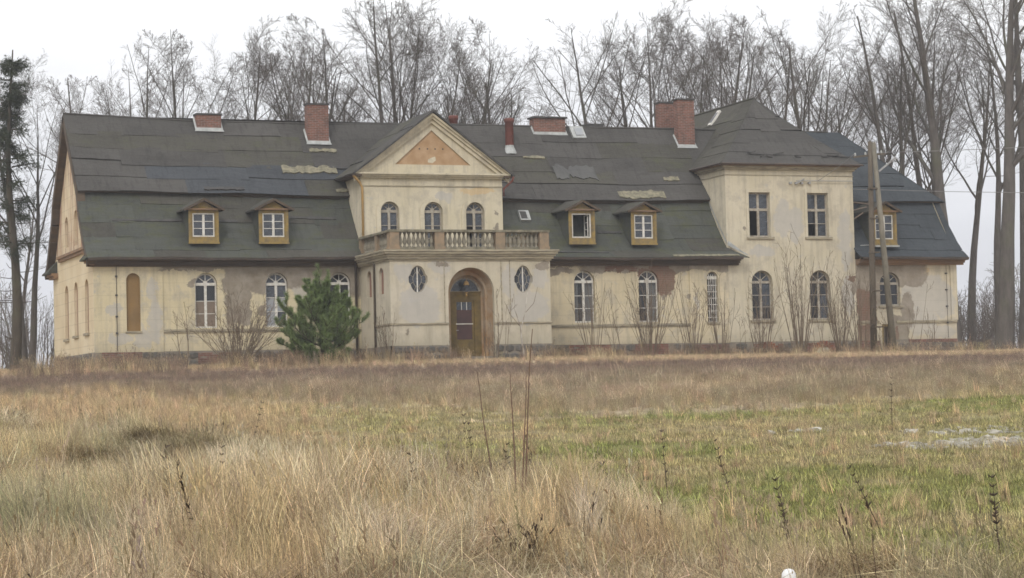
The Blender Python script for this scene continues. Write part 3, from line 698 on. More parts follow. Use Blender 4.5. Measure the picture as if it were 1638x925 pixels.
def sheet(parent, P, u0, u1, v0, v1, mat, nu=5, nv=3, lift=.035, seed=0, name='roofing_sheet', ovl=.02):
    """one overlapping strip of felt: gridded top, raised lower edge and side edges"""
    mb = MB(); top = []
    for j in range(nv+1):
        v = v0-ovl+(v1-v0+ovl)*j/nv
        for i in range(nu+1):
            u = u0+(u1-u0)*i/nu
            p = P(u, v); e = 1e-3; n = (P(u+e*(u1-u0), v)-p).cross(P(u, v+e)-p)
            n = n.normalized() if n.length > 1e-12 else Vector((0, -.7, .7))
            if n.z < 0: n = -n
            h = .012+lift*(1-j/nv)**2+.03*mnoise.noise(Vector((u*.9*3+seed, v*9, seed*1.7)))
            if j == 0: h += .02*max(0, mnoise.noise(Vector((u*2.5, seed*3.1, 1))))
            top.append((p+n*h, n))
    w_ = nu+1
    mb.v = [tuple(t[0]) for t in top]; mb.f = [(j*w_+i, j*w_+i+1, (j+1)*w_+i+1, (j+1)*w_+i) for j in range(nv) for i in range(nu)]
    b0 = len(mb.v)      # lower and side skirts
    for i in range(w_): mb.v.append(tuple(top[i][0]-top[i][1]*(.022)))
    mb.f += [(i, b0+i, b0+i+1, i+1) for i in range(nu)]
    for i in (0, nu):
        b1 = len(mb.v)
        for j in range(nv+1): mb.v.append(tuple(top[j*w_+i][0]-top[j*w_+i][1]*.05))
        mb.f += [(j*w_+i, (j+1)*w_+i, b1+j+1, b1+j) for j in range(nv)]
    return mb.build(name, mat, parent)
def deck(parent, P, u0, u1, mat='felt_dark', n=24, m=6, off=-.02, name='roof_deck'):
    mb = MB()
    for j in range(m+1):
        for i in range(n+1):
            p = P(u0+(u1-u0)*i/n, j/m); mb.v.append((p.x, p.y+.01, p.z+off))
    mb.f = [(j*(n+1)+i, j*(n+1)+i+1, (j+1)*(n+1)+i+1, (j+1)*(n+1)+i) for j in range(m) for i in range(n)]
    return mb.build(name, mat, parent)
def cover(parent, P, u0, u1, rows, seglen, matf, seed, width=None, tilt=0):
    """rows: list of v edges; joints staggered irregularly"""
    rf.seed(seed)
    for r_i in range(len(rows)-1):
        v0, v1 = rows[r_i], rows[r_i+1]; u = u0
        first = True
        while u < u1-1e-4:
            L = seglen*rf.uniform(.55, 1.35)*(.6 if first else 1); first = False
            e = min(u+L, u1)
            if u1-e < seglen*.25: e = u1
            j0 = rf.uniform(-.035, .035)
            sheet(parent, P, u, e, max(v0+j0*(r_i > 0), 0), v1, matf((u+e)/2, (v0+v1)/2), seed=seed*10+r_i*3.7+u, lift=rf.choice([.0, .004, .008, .02]))
            u = e
RU = [0, .2, .4, .6, .8, 1.0]; RL = [0, .2, .41, .62, .83, 1.0]
def mat_up(u, v):
    if 3.6 < u < 10.6 and .05 < v < .5: return 'felt_blue'
    if 8 < u < 11.5 and .2 < v < .5: return 'felt_blue'
    return rf.choice(['felt_grey', 'felt_grey', 'felt_mid'])
def mat_low(u, v): return rf.choice(['felt_green', 'felt_green', 'felt_mid']) if u < 25 or v < .7 else 'felt_green'
deck(roof, up_P, -.28, 38.6, 'felt_grey', 60, 5, -.03)
deck(roof, low_P, -.28, 11.8, 'felt_green'); deck(roof, low_P, 18.45, 29.9, 'felt_green'); deck(roof, low_P, 36.48, 42.4, 'felt_dark')
cover(roof, up_P, -.32, 29.75, RU, 4.6, mat_up, 1)
cover(roof, low_P, -.34, 11.85, RL, 3.6, mat_low, 2)
def low_tower(u, v):          # the strip that runs out in front of the tower and ends on a slant
    p = low_P(0, v); xe = 29.72+(.72*max(0, (-p.y)/.62) if p.y < 0 else 0)
    x = 18.45+(xe-18.45)*u; return low_P(x, v)
cover(roof, low_tower, 0, 1, RL, .3, lambda u, v: mat_low(18.5+u*11, v), 3)
cover(roof, low_P, 36.46, 42.46, RL, 3.2, lambda u, v: 'felt_dark', 4)
def up_wing(u, v):            # front slope of the wing, cut by the hip
    xe = 42.5+(38.7-42.5)*v; return up_P(36.46+(xe-36.46)*u, v)
cover(roof, up_wing, 0, 1, RU, .55, lambda u, v: 'felt_dark', 5)
def hip_P(u, v):              # half hip at the right end
    a = Vector((42.52, 1.6+7.0*u, 7.62)); b = Vector((38.7, 5.1, 11.42)); return a.lerp(b, v)
cover(roof, hip_P, 0, 1, RU, .5, lambda u, v: 'felt_dark', 6)
# rear slopes
mb = MB()
for x0, x1 in ((-.3, 38.7),):
    mb.add([(x0, 5.1, 11.40), (x1, 5.1, 11.38), (42.4, 8.5, 7.6), (x0, 8.5, 7.6)], [(0, 1, 2, 3)])
    mb.add([(x0, 8.5, 7.6), (42.4, 8.5, 7.6), (42.4, 10.8, 4.7), (x0, 10.8, 4.7)], [(0, 1, 2, 3)])
mb.build('rear_roof_slope', 'felt_grey', roof)
# ridge capping, kink batten, verge boards
mb = MB()
mb.tube([(x, 5.1, ridge_z(x)+.005) for x in np.arange(-.32, 38.8, .8)], .06, 6); mb.build('ridge_cap', 'felt_grey', roof)
for a, b in ((-.3, 11.8), (18.5, 29.7), (36.5, 42.4)):
    g = MB(); n = 40
    g.tube([(a+(b-a)*i/n, 1.70, kink_z(a+(b-a)*i/n)-.055) for i in range(n+1)], .035, 5); g.build('drip_batten', 'wood_eave', roof)
vp = [(-.62, 4.68), (-.1, 5.0), (.45, 5.56), (1.0, 6.22), (1.5, 6.9), (1.75, 7.66), (5.1, 11.42), (8.45, 7.66), (8.75, 6.9), (9.25, 6.22), (9.8, 5.56), (10.3, 5.0), (10.85, 4.68)]
mb = MB()
for i in range(len(vp)-1):
    a, b = vp[i], vp[i+1]; d = Vector((0, b[0]-a[0], b[1]-a[1])).normalized(); nrm = Vector((0, -d.z, d.y))
    q = [Vector((-.34, a[0], a[1])), Vector((-.34, b[0], b[1])), Vector((-.34, b[0], b[1]))-nrm*.3, Vector((-.34, a[0], a[1]))-nrm*.3]
    mb.add(q+[p+Vector((.34, 0, 0)) for p in q], [(0, 1, 2, 3), (4, 5, 1, 0), (2, 3, 7, 6), (0, 3, 7, 4), (1, 2, 6, 5)])
mb.build('verge_board', 'wood_eave', roof)
# dark seams torn open, pale bare patches (thin real pieces on the slope)
def scrap(P, u0, u1, v0, v1, mat, h=.075, name='felt_patch'):
    s_ = rf.random()*50; mb = MB(); n = 20
    for j, v in enumerate((v0, v1)):
        for i in range(n+1):
            u = u0+(u1-u0)*i/n; dv = (v1-v0)*.35*mnoise.noise(Vector((u*2.2, j*5+s_, 0)))+(v1-v0)*.3*mnoise.noise(Vector((u*9, j*5+s_, 0))); p = P(u, v+dv)
            mb.v.append((p.x, p.y-h*.7, p.z+h*.6))
    mb.v += [(v[0], v[1]+.05, v[2]-.05) for v in mb.v[:n+1]]
    mb.f = [(i, i+1, n+2+i, n+1+i) for i in range(n)]+[(i, 2*n+2+i, 2*n+3+i, i+1) for i in range(n)]
    return mb.build(name, mat, roof)
scrap(up_P, 9.0, 11.55, .30, .385, 'patch_beige'); scrap(up_P, 10.55, 11.85, .60, .64, 'patch_beige')
scrap(up_P, 20.9, 22.0, .545, .575, 'patch_beige'); scrap(up_P, 25.0, 27.4, .02, .10, 'patch_beige'); scrap(up_P, 27.7, 28.5, .25, .30, 'patch_beige')
scrap(up_P, 22.2, 24.3, .28, .44, 'felt_pale'); scrap(up_P, 11.2, 13.0, .36, .38, 'slab'); scrap(up_P, 11.2, 12.1, .03, .07, 'patch_beige')
scrap(up_P, 5.2, 7.0, .015, .05, 'slab'); scrap(low_P, 1.0, 6.5, .60, .63, 'slab', .06); scrap(low_P, 8.6, 11.0, .66, .69, 'slab', .06)
scrap(low_P, 20.8, 23.5, .12, .15, 'slab', .06); scrap(low_P, 23.4, 24.6, .50, .53, 'slab', .06)
scrap(low_P, 6.0, 11.4, .95, .99, 'wood_eave', .08); scrap(low_P, 19, 29.4, .95, .985, 'wood_eave', .08)
scrap(low_P, 26.6, 30.0, .0, .05, 'patch_beige', .07)
# flashings at the tower foot
MB().add([(30.42, -.66, 4.76), (29.70, .0, 5.30), (29.70, .0, 5.42), (30.42, -.66, 4.82)], [(0, 1, 2, 3)]).add([(29.66, .0, 5.36), (29.66, 2.0, 7.70), (29.66, 2.0, 7.84), (29.66, 0, 5.5)], [(0, 1, 2, 3)]).add([(29.70, .0, 5.34), (30.25, -.52, 4.93), (30.3, -.35, 4.98), (29.75, -.01, 5.5)], [(0, 1, 2, 3)]).build('flashing', 'flashing', roof)
# torn edge and planks where the wing roof meets the tower
mb = MB(); mb.bar((36.6, .6, 7.45), (37.9, .75, 7.35), .18, .05).bar((36.6, .4, 7.0), (37.5, .5, 7.2), .12, .04).bar((36.6, .3, 6.55), (37.2, .3, 6.9), .05); mb.build('broken_board', 'board', roof)
MB().bar((36.9, .2, 5.3), (37.9, .1, 5.34), .25, .03).build('flashing', 'flashing', roof)

# --- tower roof
TX0, TX1, TY0, TY1, TZ = 29.36, 36.84, -.34, 13.5, 9.16
AX, AY, AZ = 33.1, 3.45, 12.77
def flare(a, b, v):
    p = a.lerp(b, v); p.z -= .28*v*(1-v)*2; return p
def tw_front(u, v): return flare(Vector((TX0+(TX1-TX0)*u, TY0, TZ)), Vector((AX, AY, AZ)), v)
def tw_left(u, v): return flare(Vector((TX0, TY1+(TY0-TY1)*u, TZ)), Vector((AX, 12.2+(AY-12.2)*u, AZ)), v)
def tw_right(u, v): return flare(Vector((TX1, TY0+(TY1-TY0)*u, TZ)), Vector((AX, AY+(12.2-AY)*u, AZ)), v)
for fn, L in ((tw_front, .5), (tw_left, .3), (tw_right, .3)):
    deck(roof, fn, 0, 1, 'felt_grey', 10, 8, -.06); cover(roof, fn, 0, 1, [0, .18, .36, .54, .74, 1.0], L, lambda u, v: 'felt_grey' if fn is not tw_left else 'felt_mid', 9+L)
MB().tube([(AX, y, AZ+.0) for y in (3.4, 8, 12.2)], .07, 6).build('ridge_cap', 'felt_mid', roof)
MB().box(TX0+.06, TX1-.06, TY0+.06, TY1-.1, 9.04, 9.15).build('tower_cornice', 'wood_ochre', manor); MB().box(TX0+.16, TX1-.16, TY0+.16, TY1-.2, 8.95, 9.04).box(TX0+.26, TX1-.26, TY0+.24, TY1-.3, 8.86, 8.95).build('tower_cornice', 'trim', manor)
MB().box(29.65, 36.53, -.03, 10.3, 8.60, 8.64).build('tower_moulding', 'trim', manor)
mb = MB(); mb.tube([(TX0-.02, TY0-.05, 9.12), (TX1+.02, TY0-.05, 9.12)], .05, 6); mb.tube([(TX0-.05, TY1, 9.12), (TX0-.05, TY0, 9.12)], .05, 6); mb.build('gutter', 'gutter', manor)
rf.seed(4)
for i in range(9):     # curled torn felt along the tower eave
    x = 30.6+rf.random()*5.6; w_ = rf.uniform(.25, .7); v = rf.uniform(.08, .16); p = tw_front((x-TX0)/(TX1-TX0), v)
    mb = MB(); mb.bar((x, p.y-.08, p.z+.03), (x+w_, p.y-.08, p.z+.04+rf.uniform(-.1, .14)), .06, .05); mb.build('felt_curl', 'slab', roof)
# white roof window on the left slope of the tower roof
def on(fn, u0, u1, v0, v1, h, name, mat, par=None):
    q = [fn(u0, v0), fn(u1, v0), fn(u1, v1), fn(u0, v1)]; n = (q[1]-q[0]).cross(q[3]-q[0]).normalized(); n = n if n.z > 0 else -n
    return MB().add([tuple(p+n*h) for p in q]+[tuple(p-n*.02) for p in q], [(0, 1, 2, 3), (0, 1, 5, 4), (1, 2, 6, 5), (2, 3, 7, 6), (3, 0, 4, 7)]).build(name, mat, par or roof)
sk = bpy.data.objects.new('roof_window', None); link(sk, manor)
on(tw_left, .60, .635, .74, .94, .12, 'frame', 'white_wood', sk); on(tw_left, .606, .629, .77, .91, .135, 'pane', 'glass', sk)
sk = bpy.data.objects.new('roof_window', None); link(sk, manor)
on(up_P, 23.9, 24.58, .84, .99, .12, 'frame', 'flashing', sk); on(up_P, 24.08, 24.48, .87, .96, .16, 'pane', 'milky', sk)
on(low_P, 19.75, 20.25, .66, .80, .14, 'roof_vent', 'flashing', manor); on(low_P, 19.8, 20.1, .68, .78, .155, 'vent_opening', 'slab', manor)

# --- chimneys
def chimney(x0, x1, y0, y1, z0, z1, fl, cap=True, capout=.04):
    c = bpy.data.objects.new('chimney', None); link(c, manor)
    MB().box(x0, x1, y0, y1, z0-1.2, z1-.06).build('stack', 'brick', c)
    MB().box(x0-capout, x1+capout, y0-capout, y1+capout, z1-.06, z1+.02).build('cap', 'slab', c)
    if fl:
        k = 1.13; zf = z0
        MB().add([(x0-.12, y0-.09, zf-.10), (x1+.12, y0-.09, zf-.10), (x1+.02, y0-.01, zf+.08), (x0-.02, y0-.01, zf+.08)], [(0, 1, 2, 3)]).add(
            [(x0-.08, y0-.09, zf-.08), (x0-.08, min(y1, 5.1), zf-.08+(min(y1, 5.1)-y0+.09)*k), (x0-.01, min(y1, 5.1), zf+.08+(min(y1, 5.1)-y0)*k), (x0-.01, y0-.01, zf+.08)], [(0, 1, 2, 3)]).add(
            [(x1+.08, y0-.09, zf-.08), (x1+.08, min(y1, 5.1), zf-.08+(min(y1, 5.1)-y0+.09)*k), (x1+.01, min(y1, 5.1), zf+.08+(min(y1, 5.1)-y0)*k), (x1+.01, y0-.01, zf+.08)], [(0, 1, 2, 3)]).build('flashing', 'flashing', c)
    return c
chimney(5.58, 6.70, 4.6, 5.15, 10.84, 11.55, True); chimney(10.62, 11.60, 4.1, 4.65, 10.28, 12.07, True)
chimney(22.0, 23.62, 4.78, 5.4, 11.0, 11.80, True, capout=.08); chimney(29.36, 30.24, 4.25, 4.75, 10.46, 12.78, True); chimney(29.15, 29.95, 5.9, 6.4, 10.5, 12.83, False)
MB().box(25.0, 25.9, 5.4, 6.1, 11.1, 11.62).build('chimney_stub', 'slab', manor)
for x, y, z0, z1 in ((20.42, 4.0, 10.1, 11.58), (18.35, 6.0, 10.4, 11.92)):
    c = bpy.data.objects.new('chimney_pipe', None); link(c, manor)
    MB().lathe([(.2, z0-z1-.4), (.2, -.2), (.24, -.18), (.24, -.02), (.2, 0), (.14, 0), (.14, -.2)], (x, y, z1), 14).build('pipe', 'pipe_red', c, True)
    if y < 5: MB().lathe([(.36, -.22), (.22, .1), (.205, .2)], (x, y, z0), 10).build('flashing', 'flashing', c)

# --- dormers
def dormer(x0, x1, zb, zt, za, yf, codes, fm='white_wood', mull=.1, label=None):
    d = bpy.data.objects.new('dormer', None); link(d, manor)
    if label: d['label'] = label
    cx = (x0+x1)/2; w0, w1, wz0, wz1 = x0+.15, x1-.15, zb+.28, zt-.12
    # boarded front with a real opening
    V, Fc = tri_fill([[(x0, zb), (x1, zb), (x1, zt), (cx, za-.1), (x0, zt)], rect(w0, w1, wz0, wz1)])
    mb = MB().add([(a, yf, b) for a, b in V], Fc)
    h = rect(w0, w1, wz0, wz1); mb.add([(a, yf, b) for a, b in h]+[(a, yf+.12, b) for a, b in h], [(i, (i+1) % 4, 4+(i+1) % 4, 4+i) for i in range(4)])
    mb.build('front_board', 'yellow_wood', d)
    MB().box(x0-.02, x0+.1, yf-.035, yf-.002, zb, zt).box(x1-.1, x1+.02, yf-.035, yf-.002, zb, zt).box(x0-.04, x1+.04, yf-.07, yf-.036, zb-.02, zb+.05).box(x0+.1, x1-.1, yf-.035, yf-.002, zb+.05, zb+.22).build('trim', 'yellow_wood', d)
    MB().box(x0-.1, x1+.1, yf-.14, yf-.04, zt, zt+.07).build('cornice', 'wood_ochre', d)
    yk = 1.95
    for xx in (x0, x1): MB().add([(xx, yf, zb), (xx, yf, zt), (xx, yk, zt), (xx, .1, zb)], [(0, 1, 2, 3)]).build('cheek', 'felt_green', d)
    window_parts(d, w0+.01, w1-.01, wz0+.01, wz1-.01, yf+.04, arched=False, codes=codes, frame_mat=fm, mull=mull, fw_=.05)
    ex, ez = .24, .06; yb_ = 2.0
    for sgn, xe in ((-1, x0-ex), (1, x1+ex)):
        q = [Vector((xe, yf-.2, zt+ez-.02)), Vector((cx, yf-.2, za)), Vector((cx, yb_, za+.1)), Vector((xe, yb_, zt+ez))]
        MB().add([tuple(p) for p in q]+[tuple(p-Vector((0, 0, .07))) for p in q], [(0, 1, 2, 3), (4, 7, 6, 5), (0, 4, 5, 1), (0, 3, 7, 4), (1, 5, 6, 2)]).build('roof_slope', 'felt_mid', d)
    for sgn, xe in ((-1, x0-ex), (1, x1+ex)):
        MB().bar((xe, yf-.2, zt+ez-.07), (cx, yf-.2, za-.06), .06, .1).build('barge_board', 'wood_eave', d)
    return d
dormer(4.09, 5.36, 5.33, 6.76, 7.27, -.11, ['gg', 'gg', 'gg'], label='dormer nearest the end gable')
dormer(7.16, 8.44, 5.33, 6.78, 7.29, -.11, ['gg', 'gg', 'gg'], label='dormer above the shrub')
dormer(21.64, 22.90, 5.33, 6.86, 7.35, -.11, ['oo', 'oo', 'oo'], mull=0, label='dormer with its left casement open and dark')
dormer(24.75, 26.0, 5.31, 6.82, 7.3, -.11, ['gg', 'gg', 'gg'], label='dormer nearest the tower')
dormer(37.45, 38.75, 5.3, 6.9, 7.42, -.12, ['gg', 'gg', 'gg'], label='dormer behind the utility pole')
MB().box(37.5, 38.8, -.32, -.14, 5.2, 5.28).build('flashing', 'flashing', manor)
# casement sash standing open in the third dormer
oc = MB()
for a, b, c, d in ((.05, .09, 5.68, 6.68), (.42, .46, 5.68, 6.68), (.09, .42, 5.68, 5.72), (.09, .42, 6.64, 6.68), (.09, .42, 6.0, 6.03), (.09, .42, 6.32, 6.35)): oc.box(22.62, 22.66, a, b, c, d)
oc.build('open_casement', 'white_wood', manor)

# --- central gable
CG0, CG1 = 11.79, 18.47; cgx = 15.13
HC = [arch(12.70, 13.56, 4.95, 7.21), arch(14.73, 15.60, 4.95, 7.21), arch(16.70, 17.58, 4.95, 7.22)]
wall('central_gable_wall', (0, 0, 0), (1, 0, 0), rect(CG0, CG1, 4.55, 8.42), HC, .22, 'gable_wall_upper', manor, (0, 1, 0))
for h, cds, fan in zip(HC, (['gg', 'gd', 'gg'], ['gg', 'gd', 'go'], ['dg', 'od', 'og']), ('gggg', 'gggg', 'gggg')):
    a, b = h[0][0], h[1][0]
    window(a, b, 4.95, 7.21, codes=cds, fan=fan, frame_mat='grey_wood', sill=False)
    band('window_surround', arch(a, b, 4.95, 7.21), arch(a-.2, b+.2, 4.95, 7.41), -.04, .002, 'gable_wall_upper', manor)
MB().box(CG0, CG0+.2, .25, 4.5, 4.6, 8.42).build('gable_side_wall', 'gable_wall_upper', manor); MB().box(CG1-.2, CG1, .25, 4.5, 4.6, 8.42).build('gable_side_wall', 'gable_wall_upper', manor)
# tympanum with sunken ochre triangle
APX = (15.13, 11.12)
t_out = [(CG0+.05, 8.42), (CG1-.05, 8.42), (15.13, 11.0)]; t_in = [(13.42, 8.87), (16.98, 8.87), (15.16, 10.42)]
wall('tympanum', (0, .0, 0), (1, 0, 0), t_out, [t_in], .09, 'gable_wall_upper', manor, (0, 1, 0))
MB().add([(x, .07, z) for x, z in [(13.3, 8.8), (17.1, 8.8), (15.16, 10.6)]], [(0, 1, 2)]).build('pediment_panel', 'pediment', manor)
o = MB().add([(14.98, .062, 8.98), (15.2, .062, 8.95), (15.36, .062, 9.08), (15.33, .062, 9.25), (15.18, .062, 9.2), (15.0, .062, 9.12)], [(0, 1, 2, 3, 4, 5)]).build('bare_plaster_patch', 'gable_wall_upper', manor)
for x in (14.6, 14.98, 15.34, 15.7): MB().box(x-.03, x+.03, .055, .069, 9.56, 9.62).build('vent_hole', 'slab', manor)
MB().box(CG0-.24, CG1+.24, -.32, .0, 8.40, 8.48).box(CG0-.17, CG1+.17, -.24, .0, 8.33, 8.40).box(CG0-.1, CG1+.1, -.13, .0, 8.25, 8.33).build('gable_cornice', 'gable_wall_upper', manor)
MB().box(CG0-.03, CG1+.03, -.035, .0, 7.88, 7.93).build('architrave', 'trim', manor)
for sgn in (-1, 1):     # raking cornice
    xe = CG0-.3 if sgn < 0 else CG1+.3
    for (dy, dz, th) in ((-.34, .0, .09), (-.24, -.09, .10), (-.13, -.2, .13)):
        a, b = (xe, 8.50), (15.13, 11.16); ln = math.hypot(b[0]-a[0], b[1]-a[1]); nx_, nz_ = (b[1]-a[1])/ln*(-sgn)*-1, (b[0]-a[0])/ln*(-sgn)*-1
        off = Vector((0, 0, dz*1.28))
        q = [Vector((a[0], dy, a[1])), Vector((b[0], dy, b[1])), Vector((b[0], dy, b[1]-th*1.28)), Vector((a[0]-sgn*th*.0, dy, a[1]-th*1.28))]
        q = [p+off for p in q]
        if dz < 0:
            q[0].x -= sgn*abs(dz)*.0; 
        MB().add([tuple(p) for p in q]+[(p.x, 0, p.z) for p in q], [(0, 1, 2, 3), (0, 1, 5, 4), (3, 2, 6, 7), (0, 4, 7, 3)]).build('raking_cornice', 'gable_wall_upper', manor)
def cg_left(u, v):
    a = Vector((CG0-.42, -.42+(3.6+.42)*u, 8.40)); b = Vector((15.13, -.42+(5.3+.42)*u, 11.25)); p = a.lerp(b, v); p.z -= .08*v*(1-v)*2-.03; return p
def cg_right(u, v):
    a = Vector((CG1+.42, -.42+(3.6+.42)*u, 8.40)); b = Vector((15.13, -.42+(5.3+.42)*u, 11.25)); p = a.lerp(b, v); p.z -= .08*v*(1-v)*2-.03; return p
for fn in (cg_left, cg_right):
    deck(roof, fn, 0, 1, 'felt_grey', 4, 8, -.05); cover(roof, fn, 0, 1, [0, .25, .5, .75, 1], .5, lambda u, v: rf.choice(['felt_grey', 'felt_mid']), 12)
mb = MB()
for xe in (CG0-.42, CG1+.42):
    for i in range(8):
        v0, v1 = i/8, (i+1)/8; f2 = lambda v: (xe+(15.13-xe)*v, 8.43+2.85*v-.08*v*(1-v)*2)
        (a0, b0_), (a1, b1_) = f2(v0), f2(v1)
        mb.add([(a0, -.44, b0_+.03), (a1, -.44, b1_+.03), (a1, -.44, b1_-.07), (a0, -.44, b0_-.07), (a0, -.38, b0_+.03), (a1, -.38, b1_+.03), (a1, -.38, b1_-.07), (a0, -.38, b0_-.07)], [(0, 1, 2, 3), (0, 1, 5, 4), (2, 3, 7, 6), (4, 5, 6, 7)])
mb.build('roof_edge', 'slab', roof)
MB().box(CG0-.36, CG0, -.3, 3.6, 8.30, 8.38).box(CG1, CG1+.36, -.3, 3.6, 8.30, 8.38).build('soffit', 'wood_eave', manor)
for xx in (CG0-.42, CG1+.42): MB().tube([(xx, -.42, 8.36), (xx, 3.4, 8.36)], .055, 6).build('gutter', 'gutter', manor)
MB().tube([(CG0-.40, -.3, 8.32), (CG0-.05, -.12, 8.02), (CG0+.06, -.1, 7.8), (CG0+.06, -.1, 4.9)], .055, 8).build('downpipe', 'pipe_ochre', manor, True)
MB().tube([(CG1+.42, -.4, 8.34), (CG1+.38, -.3, 8.16), (CG1+.04, -.1, 7.82), (CG1+.04, -.1, 7.5)], .05, 8).build('downpipe', 'pipe_red', manor, True)

# --- porch
PX0, PX1, PY = 11.60, 18.84, -4.6
DX0, DX1, DZ1 = 14.17, 16.24, 3.99
ho = [cross_oval(12.83, 3.49, .42, .585), cross_oval(17.60, 3.48, .42, .585), arch(DX0, DX1, .2, DZ1, 18)]
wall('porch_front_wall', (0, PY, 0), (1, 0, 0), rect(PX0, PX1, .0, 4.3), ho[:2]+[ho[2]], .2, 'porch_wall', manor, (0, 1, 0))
# pilaster strips and plinth course on the front
for a, b in ((DX1+.32, DX1+.36), (DX1+.72, DX1+.75), (DX0-.18, DX0-.155)): MB().box(a, b, PY-.02, PY-.001, 1.66, 4.28).build('plaster_strip', 'trim', manor)
MB().box(PX0-.04, DX0, PY-.06, PY, 1.58, 1.65).box(DX1, PX1+.04, PY-.06, PY, 1.58, 1.65).build('string_course', 'trim', manor)
for a, b in ((PX0-.05, DX0-.02), (DX1+.02, PX1+.05)):
    pl_ = MB().box(a, b, PY-.06, PY-.003, -.6, .70).build('plinth', 'plinth', manor)
    z = .0
    for row in range(2):
        x = a+.03
        while x < b-.2:
            w_ = min(rs.uniform(.35, .6), b-x-.02); o = bpy.data.objects.new('stone', rs.choice(stone_var)); o.scale = (w_*.95, .12, .33); o.location = (x+w_/2, PY-.06, z+.17); link(o, pl_); x += w_+.02
        z += .345
# side walls: left in two planes with small arched niches
wall('porch_side_wall', (PX0, 0, 0), (0, 1, 0), rect(PY+.25, -2.5, .0, 4.3), [arch(-3.7, -3.05, 2.93, 4.05)], .2, 'porch_wall', manor, (1, 0, 0))
wall('porch_side_wall', (PX0+.1, 0, 0), (0, 1, 0), rect(-2.5, 0, .0, 4.3), [arch(-1.65, -1.0, 2.9, 4.05)], .2, 'porch_wall', manor, (1, 0, 0))
MB().box(PX0+.0, PX0+.1, -2.55, -2.45, .72, 4.3).build('pilaster', 'porch_wall', manor)
for y0, y1, xx in ((-3.7, -3.05, PX0), (-1.65, -1.0, PX0+.1)):
    MB().box(xx+.12, xx+.14, y0-.02, y1+.02, 2.85, 4.1).build('blind_niche', 'niche_red', manor)
MB().box(PX0-.06, PX0+.0, PY-.06, -2.5, -.6, .70).box(PX0+.03, PX0+.1, -2.5, -.06, -.6, .70).build('plinth', 'plinth', manor)
MB().box(PX0-.05, PX0, PY, -2.5, 1.58, 1.65).build('string_course', 'trim', manor)
MB().box(PX1-.2, PX1, PY+.25, 0, 0, 4.3).build('porch_side_wall', 'porch_wall', manor)
# deep splayed door niche
n = 18; ya, yb2 = PY+.0, PY+1.0; ix0, ix1, iz1 = 14.55, 15.97, 3.62
A_ = arch(DX0, DX1, .2, DZ1, n); B_ = arch(DX0+.06, DX1-.12, .2, DZ1-.1, n); C_ = arch(ix0-.08, ix1+.08, .2, iz1+.08, n); D_ = arch(ix0, ix1, .2, iz1, n)
mb = MB(); K = len(A_)
vs = [(x, PY+.2, z) for x, z in A_]+[(x, PY+.62, z) for x, z in B_]; mb.add(vs, [(i, i+1, K+i+1, K+i) for i in range(1, K-1)]+[(K-1, 0, K, 2*K-1)])
mb.build('door_reveal', 'reveal_ochre', manor)
mb = MB(); mb.add([(x, PY+.62, z) for x, z in B_]+[(x, PY+.62, z) for x, z in C_]+[(x, PY+.95, z) for x, z in C_]+[(x, PY+.95, z) for x, z in D_],
    [(k*K+i, k*K+i+1, (k+1)*K+i+1, (k+1)*K+i) for k in (0, 1, 2) for i in range(1, K-1)]+[(k*K+K-1, k*K, (k+1)*K, (k+1)*K+K-1) for k in (0, 1, 2)])
mb.build('door_reveal', 'reveal_ochre', manor)
MB().box(DX0-.1, DX1+.1, PY-.25, yb2, -.3, .2).box(DX0-.3, DX1+.3, PY-.6, PY-.25, -.4, .05).build('door_step', 'plinth', manor)
door = bpy.data.objects.new('door', None); link(door, manor); yd = PY+.96
zt = 2.86
MB().box(ix0, ix0+.22, yd, yd+.1, .2, zt).box(ix1-.3, ix1, yd, yd+.1, .2, zt).box(ix0, ix1, yd-.03, yd+.1, zt, zt+.11).box(ix0-.02, ix1+.02, yd-.06, yd+.05, zt+.11, zt+.15).box(ix0+.22, ix1-.3, yd+.0, yd+.1, zt-.22, zt).build('door_frame', 'door_wood', door)
lx0, lx1 = ix0+.23, ix1-.31; lz = zt-.22; lf = MB()
lf.box(lx0, lx0+.09, yd+.03, yd+.09, .22, lz).box(lx1-.09, lx1, yd+.03, yd+.09, .22, lz).box(lx0+.09, lx1-.09, yd+.03, yd+.09, .22, .95).box(lx0+.09, lx1-.09, yd+.03, yd+.09, lz-.08, lz)
lf.box(lx0+.15, lx1-.15, yd+.02, yd+.03, .32, .84); lf.build('door_leaf', 'door_wood', door)
MB().box(lx0+.09, lx1-.09, yd+.05, yd+.07, .96, 1.60).build('door_panel', 'door_board', door); MB().box(lx0+.09, lx1-.09, yd+.05, yd+.07, 1.64, 2.22).build('door_panel', 'door_board', door)
MB().box(lx0+.05, lx1-.05, yd+.025, yd+.05, 1.60, 1.64).build('cross_rail', 'white_wood', door)
W3_ = (lx1-lx0-.18)/3
for i in range(3): pane(door, rect(lx0+.09+i*W3_, lx0+.09+(i+1)*W3_, 2.22, lz-.08), yd+.06, 'glass')
split_build(MB().box(lx0+.09+W3_-.012, lx0+.09+W3_+.012, yd+.035, yd+.058, 2.22, lz-.08).box(lx0+.09+2*W3_-.012, lx0+.09+2*W3_+.012, yd+.035, yd+.058, 2.22, lz-.08), 'glazing_bar', 'white_wood', door)
MB().tube([(lx0+.05, yd+.0, 1.35), (lx0+.15, yd-.02, 1.35)], .015, 6).build('handle', 'metal', door)
fp = arch(ix0+.02, ix1-.02, zt+.12, iz1-.02, 14); pane(door, fp, yd+.05, 'glass', 'fanlight_pane')
band('fanlight_frame', arch(ix0+.07, ix1-.07, zt+.17, iz1-.07, 14), arch(ix0, ix1, zt+.13, iz1, 14), yd, yd+.06, 'grey_wood', door)
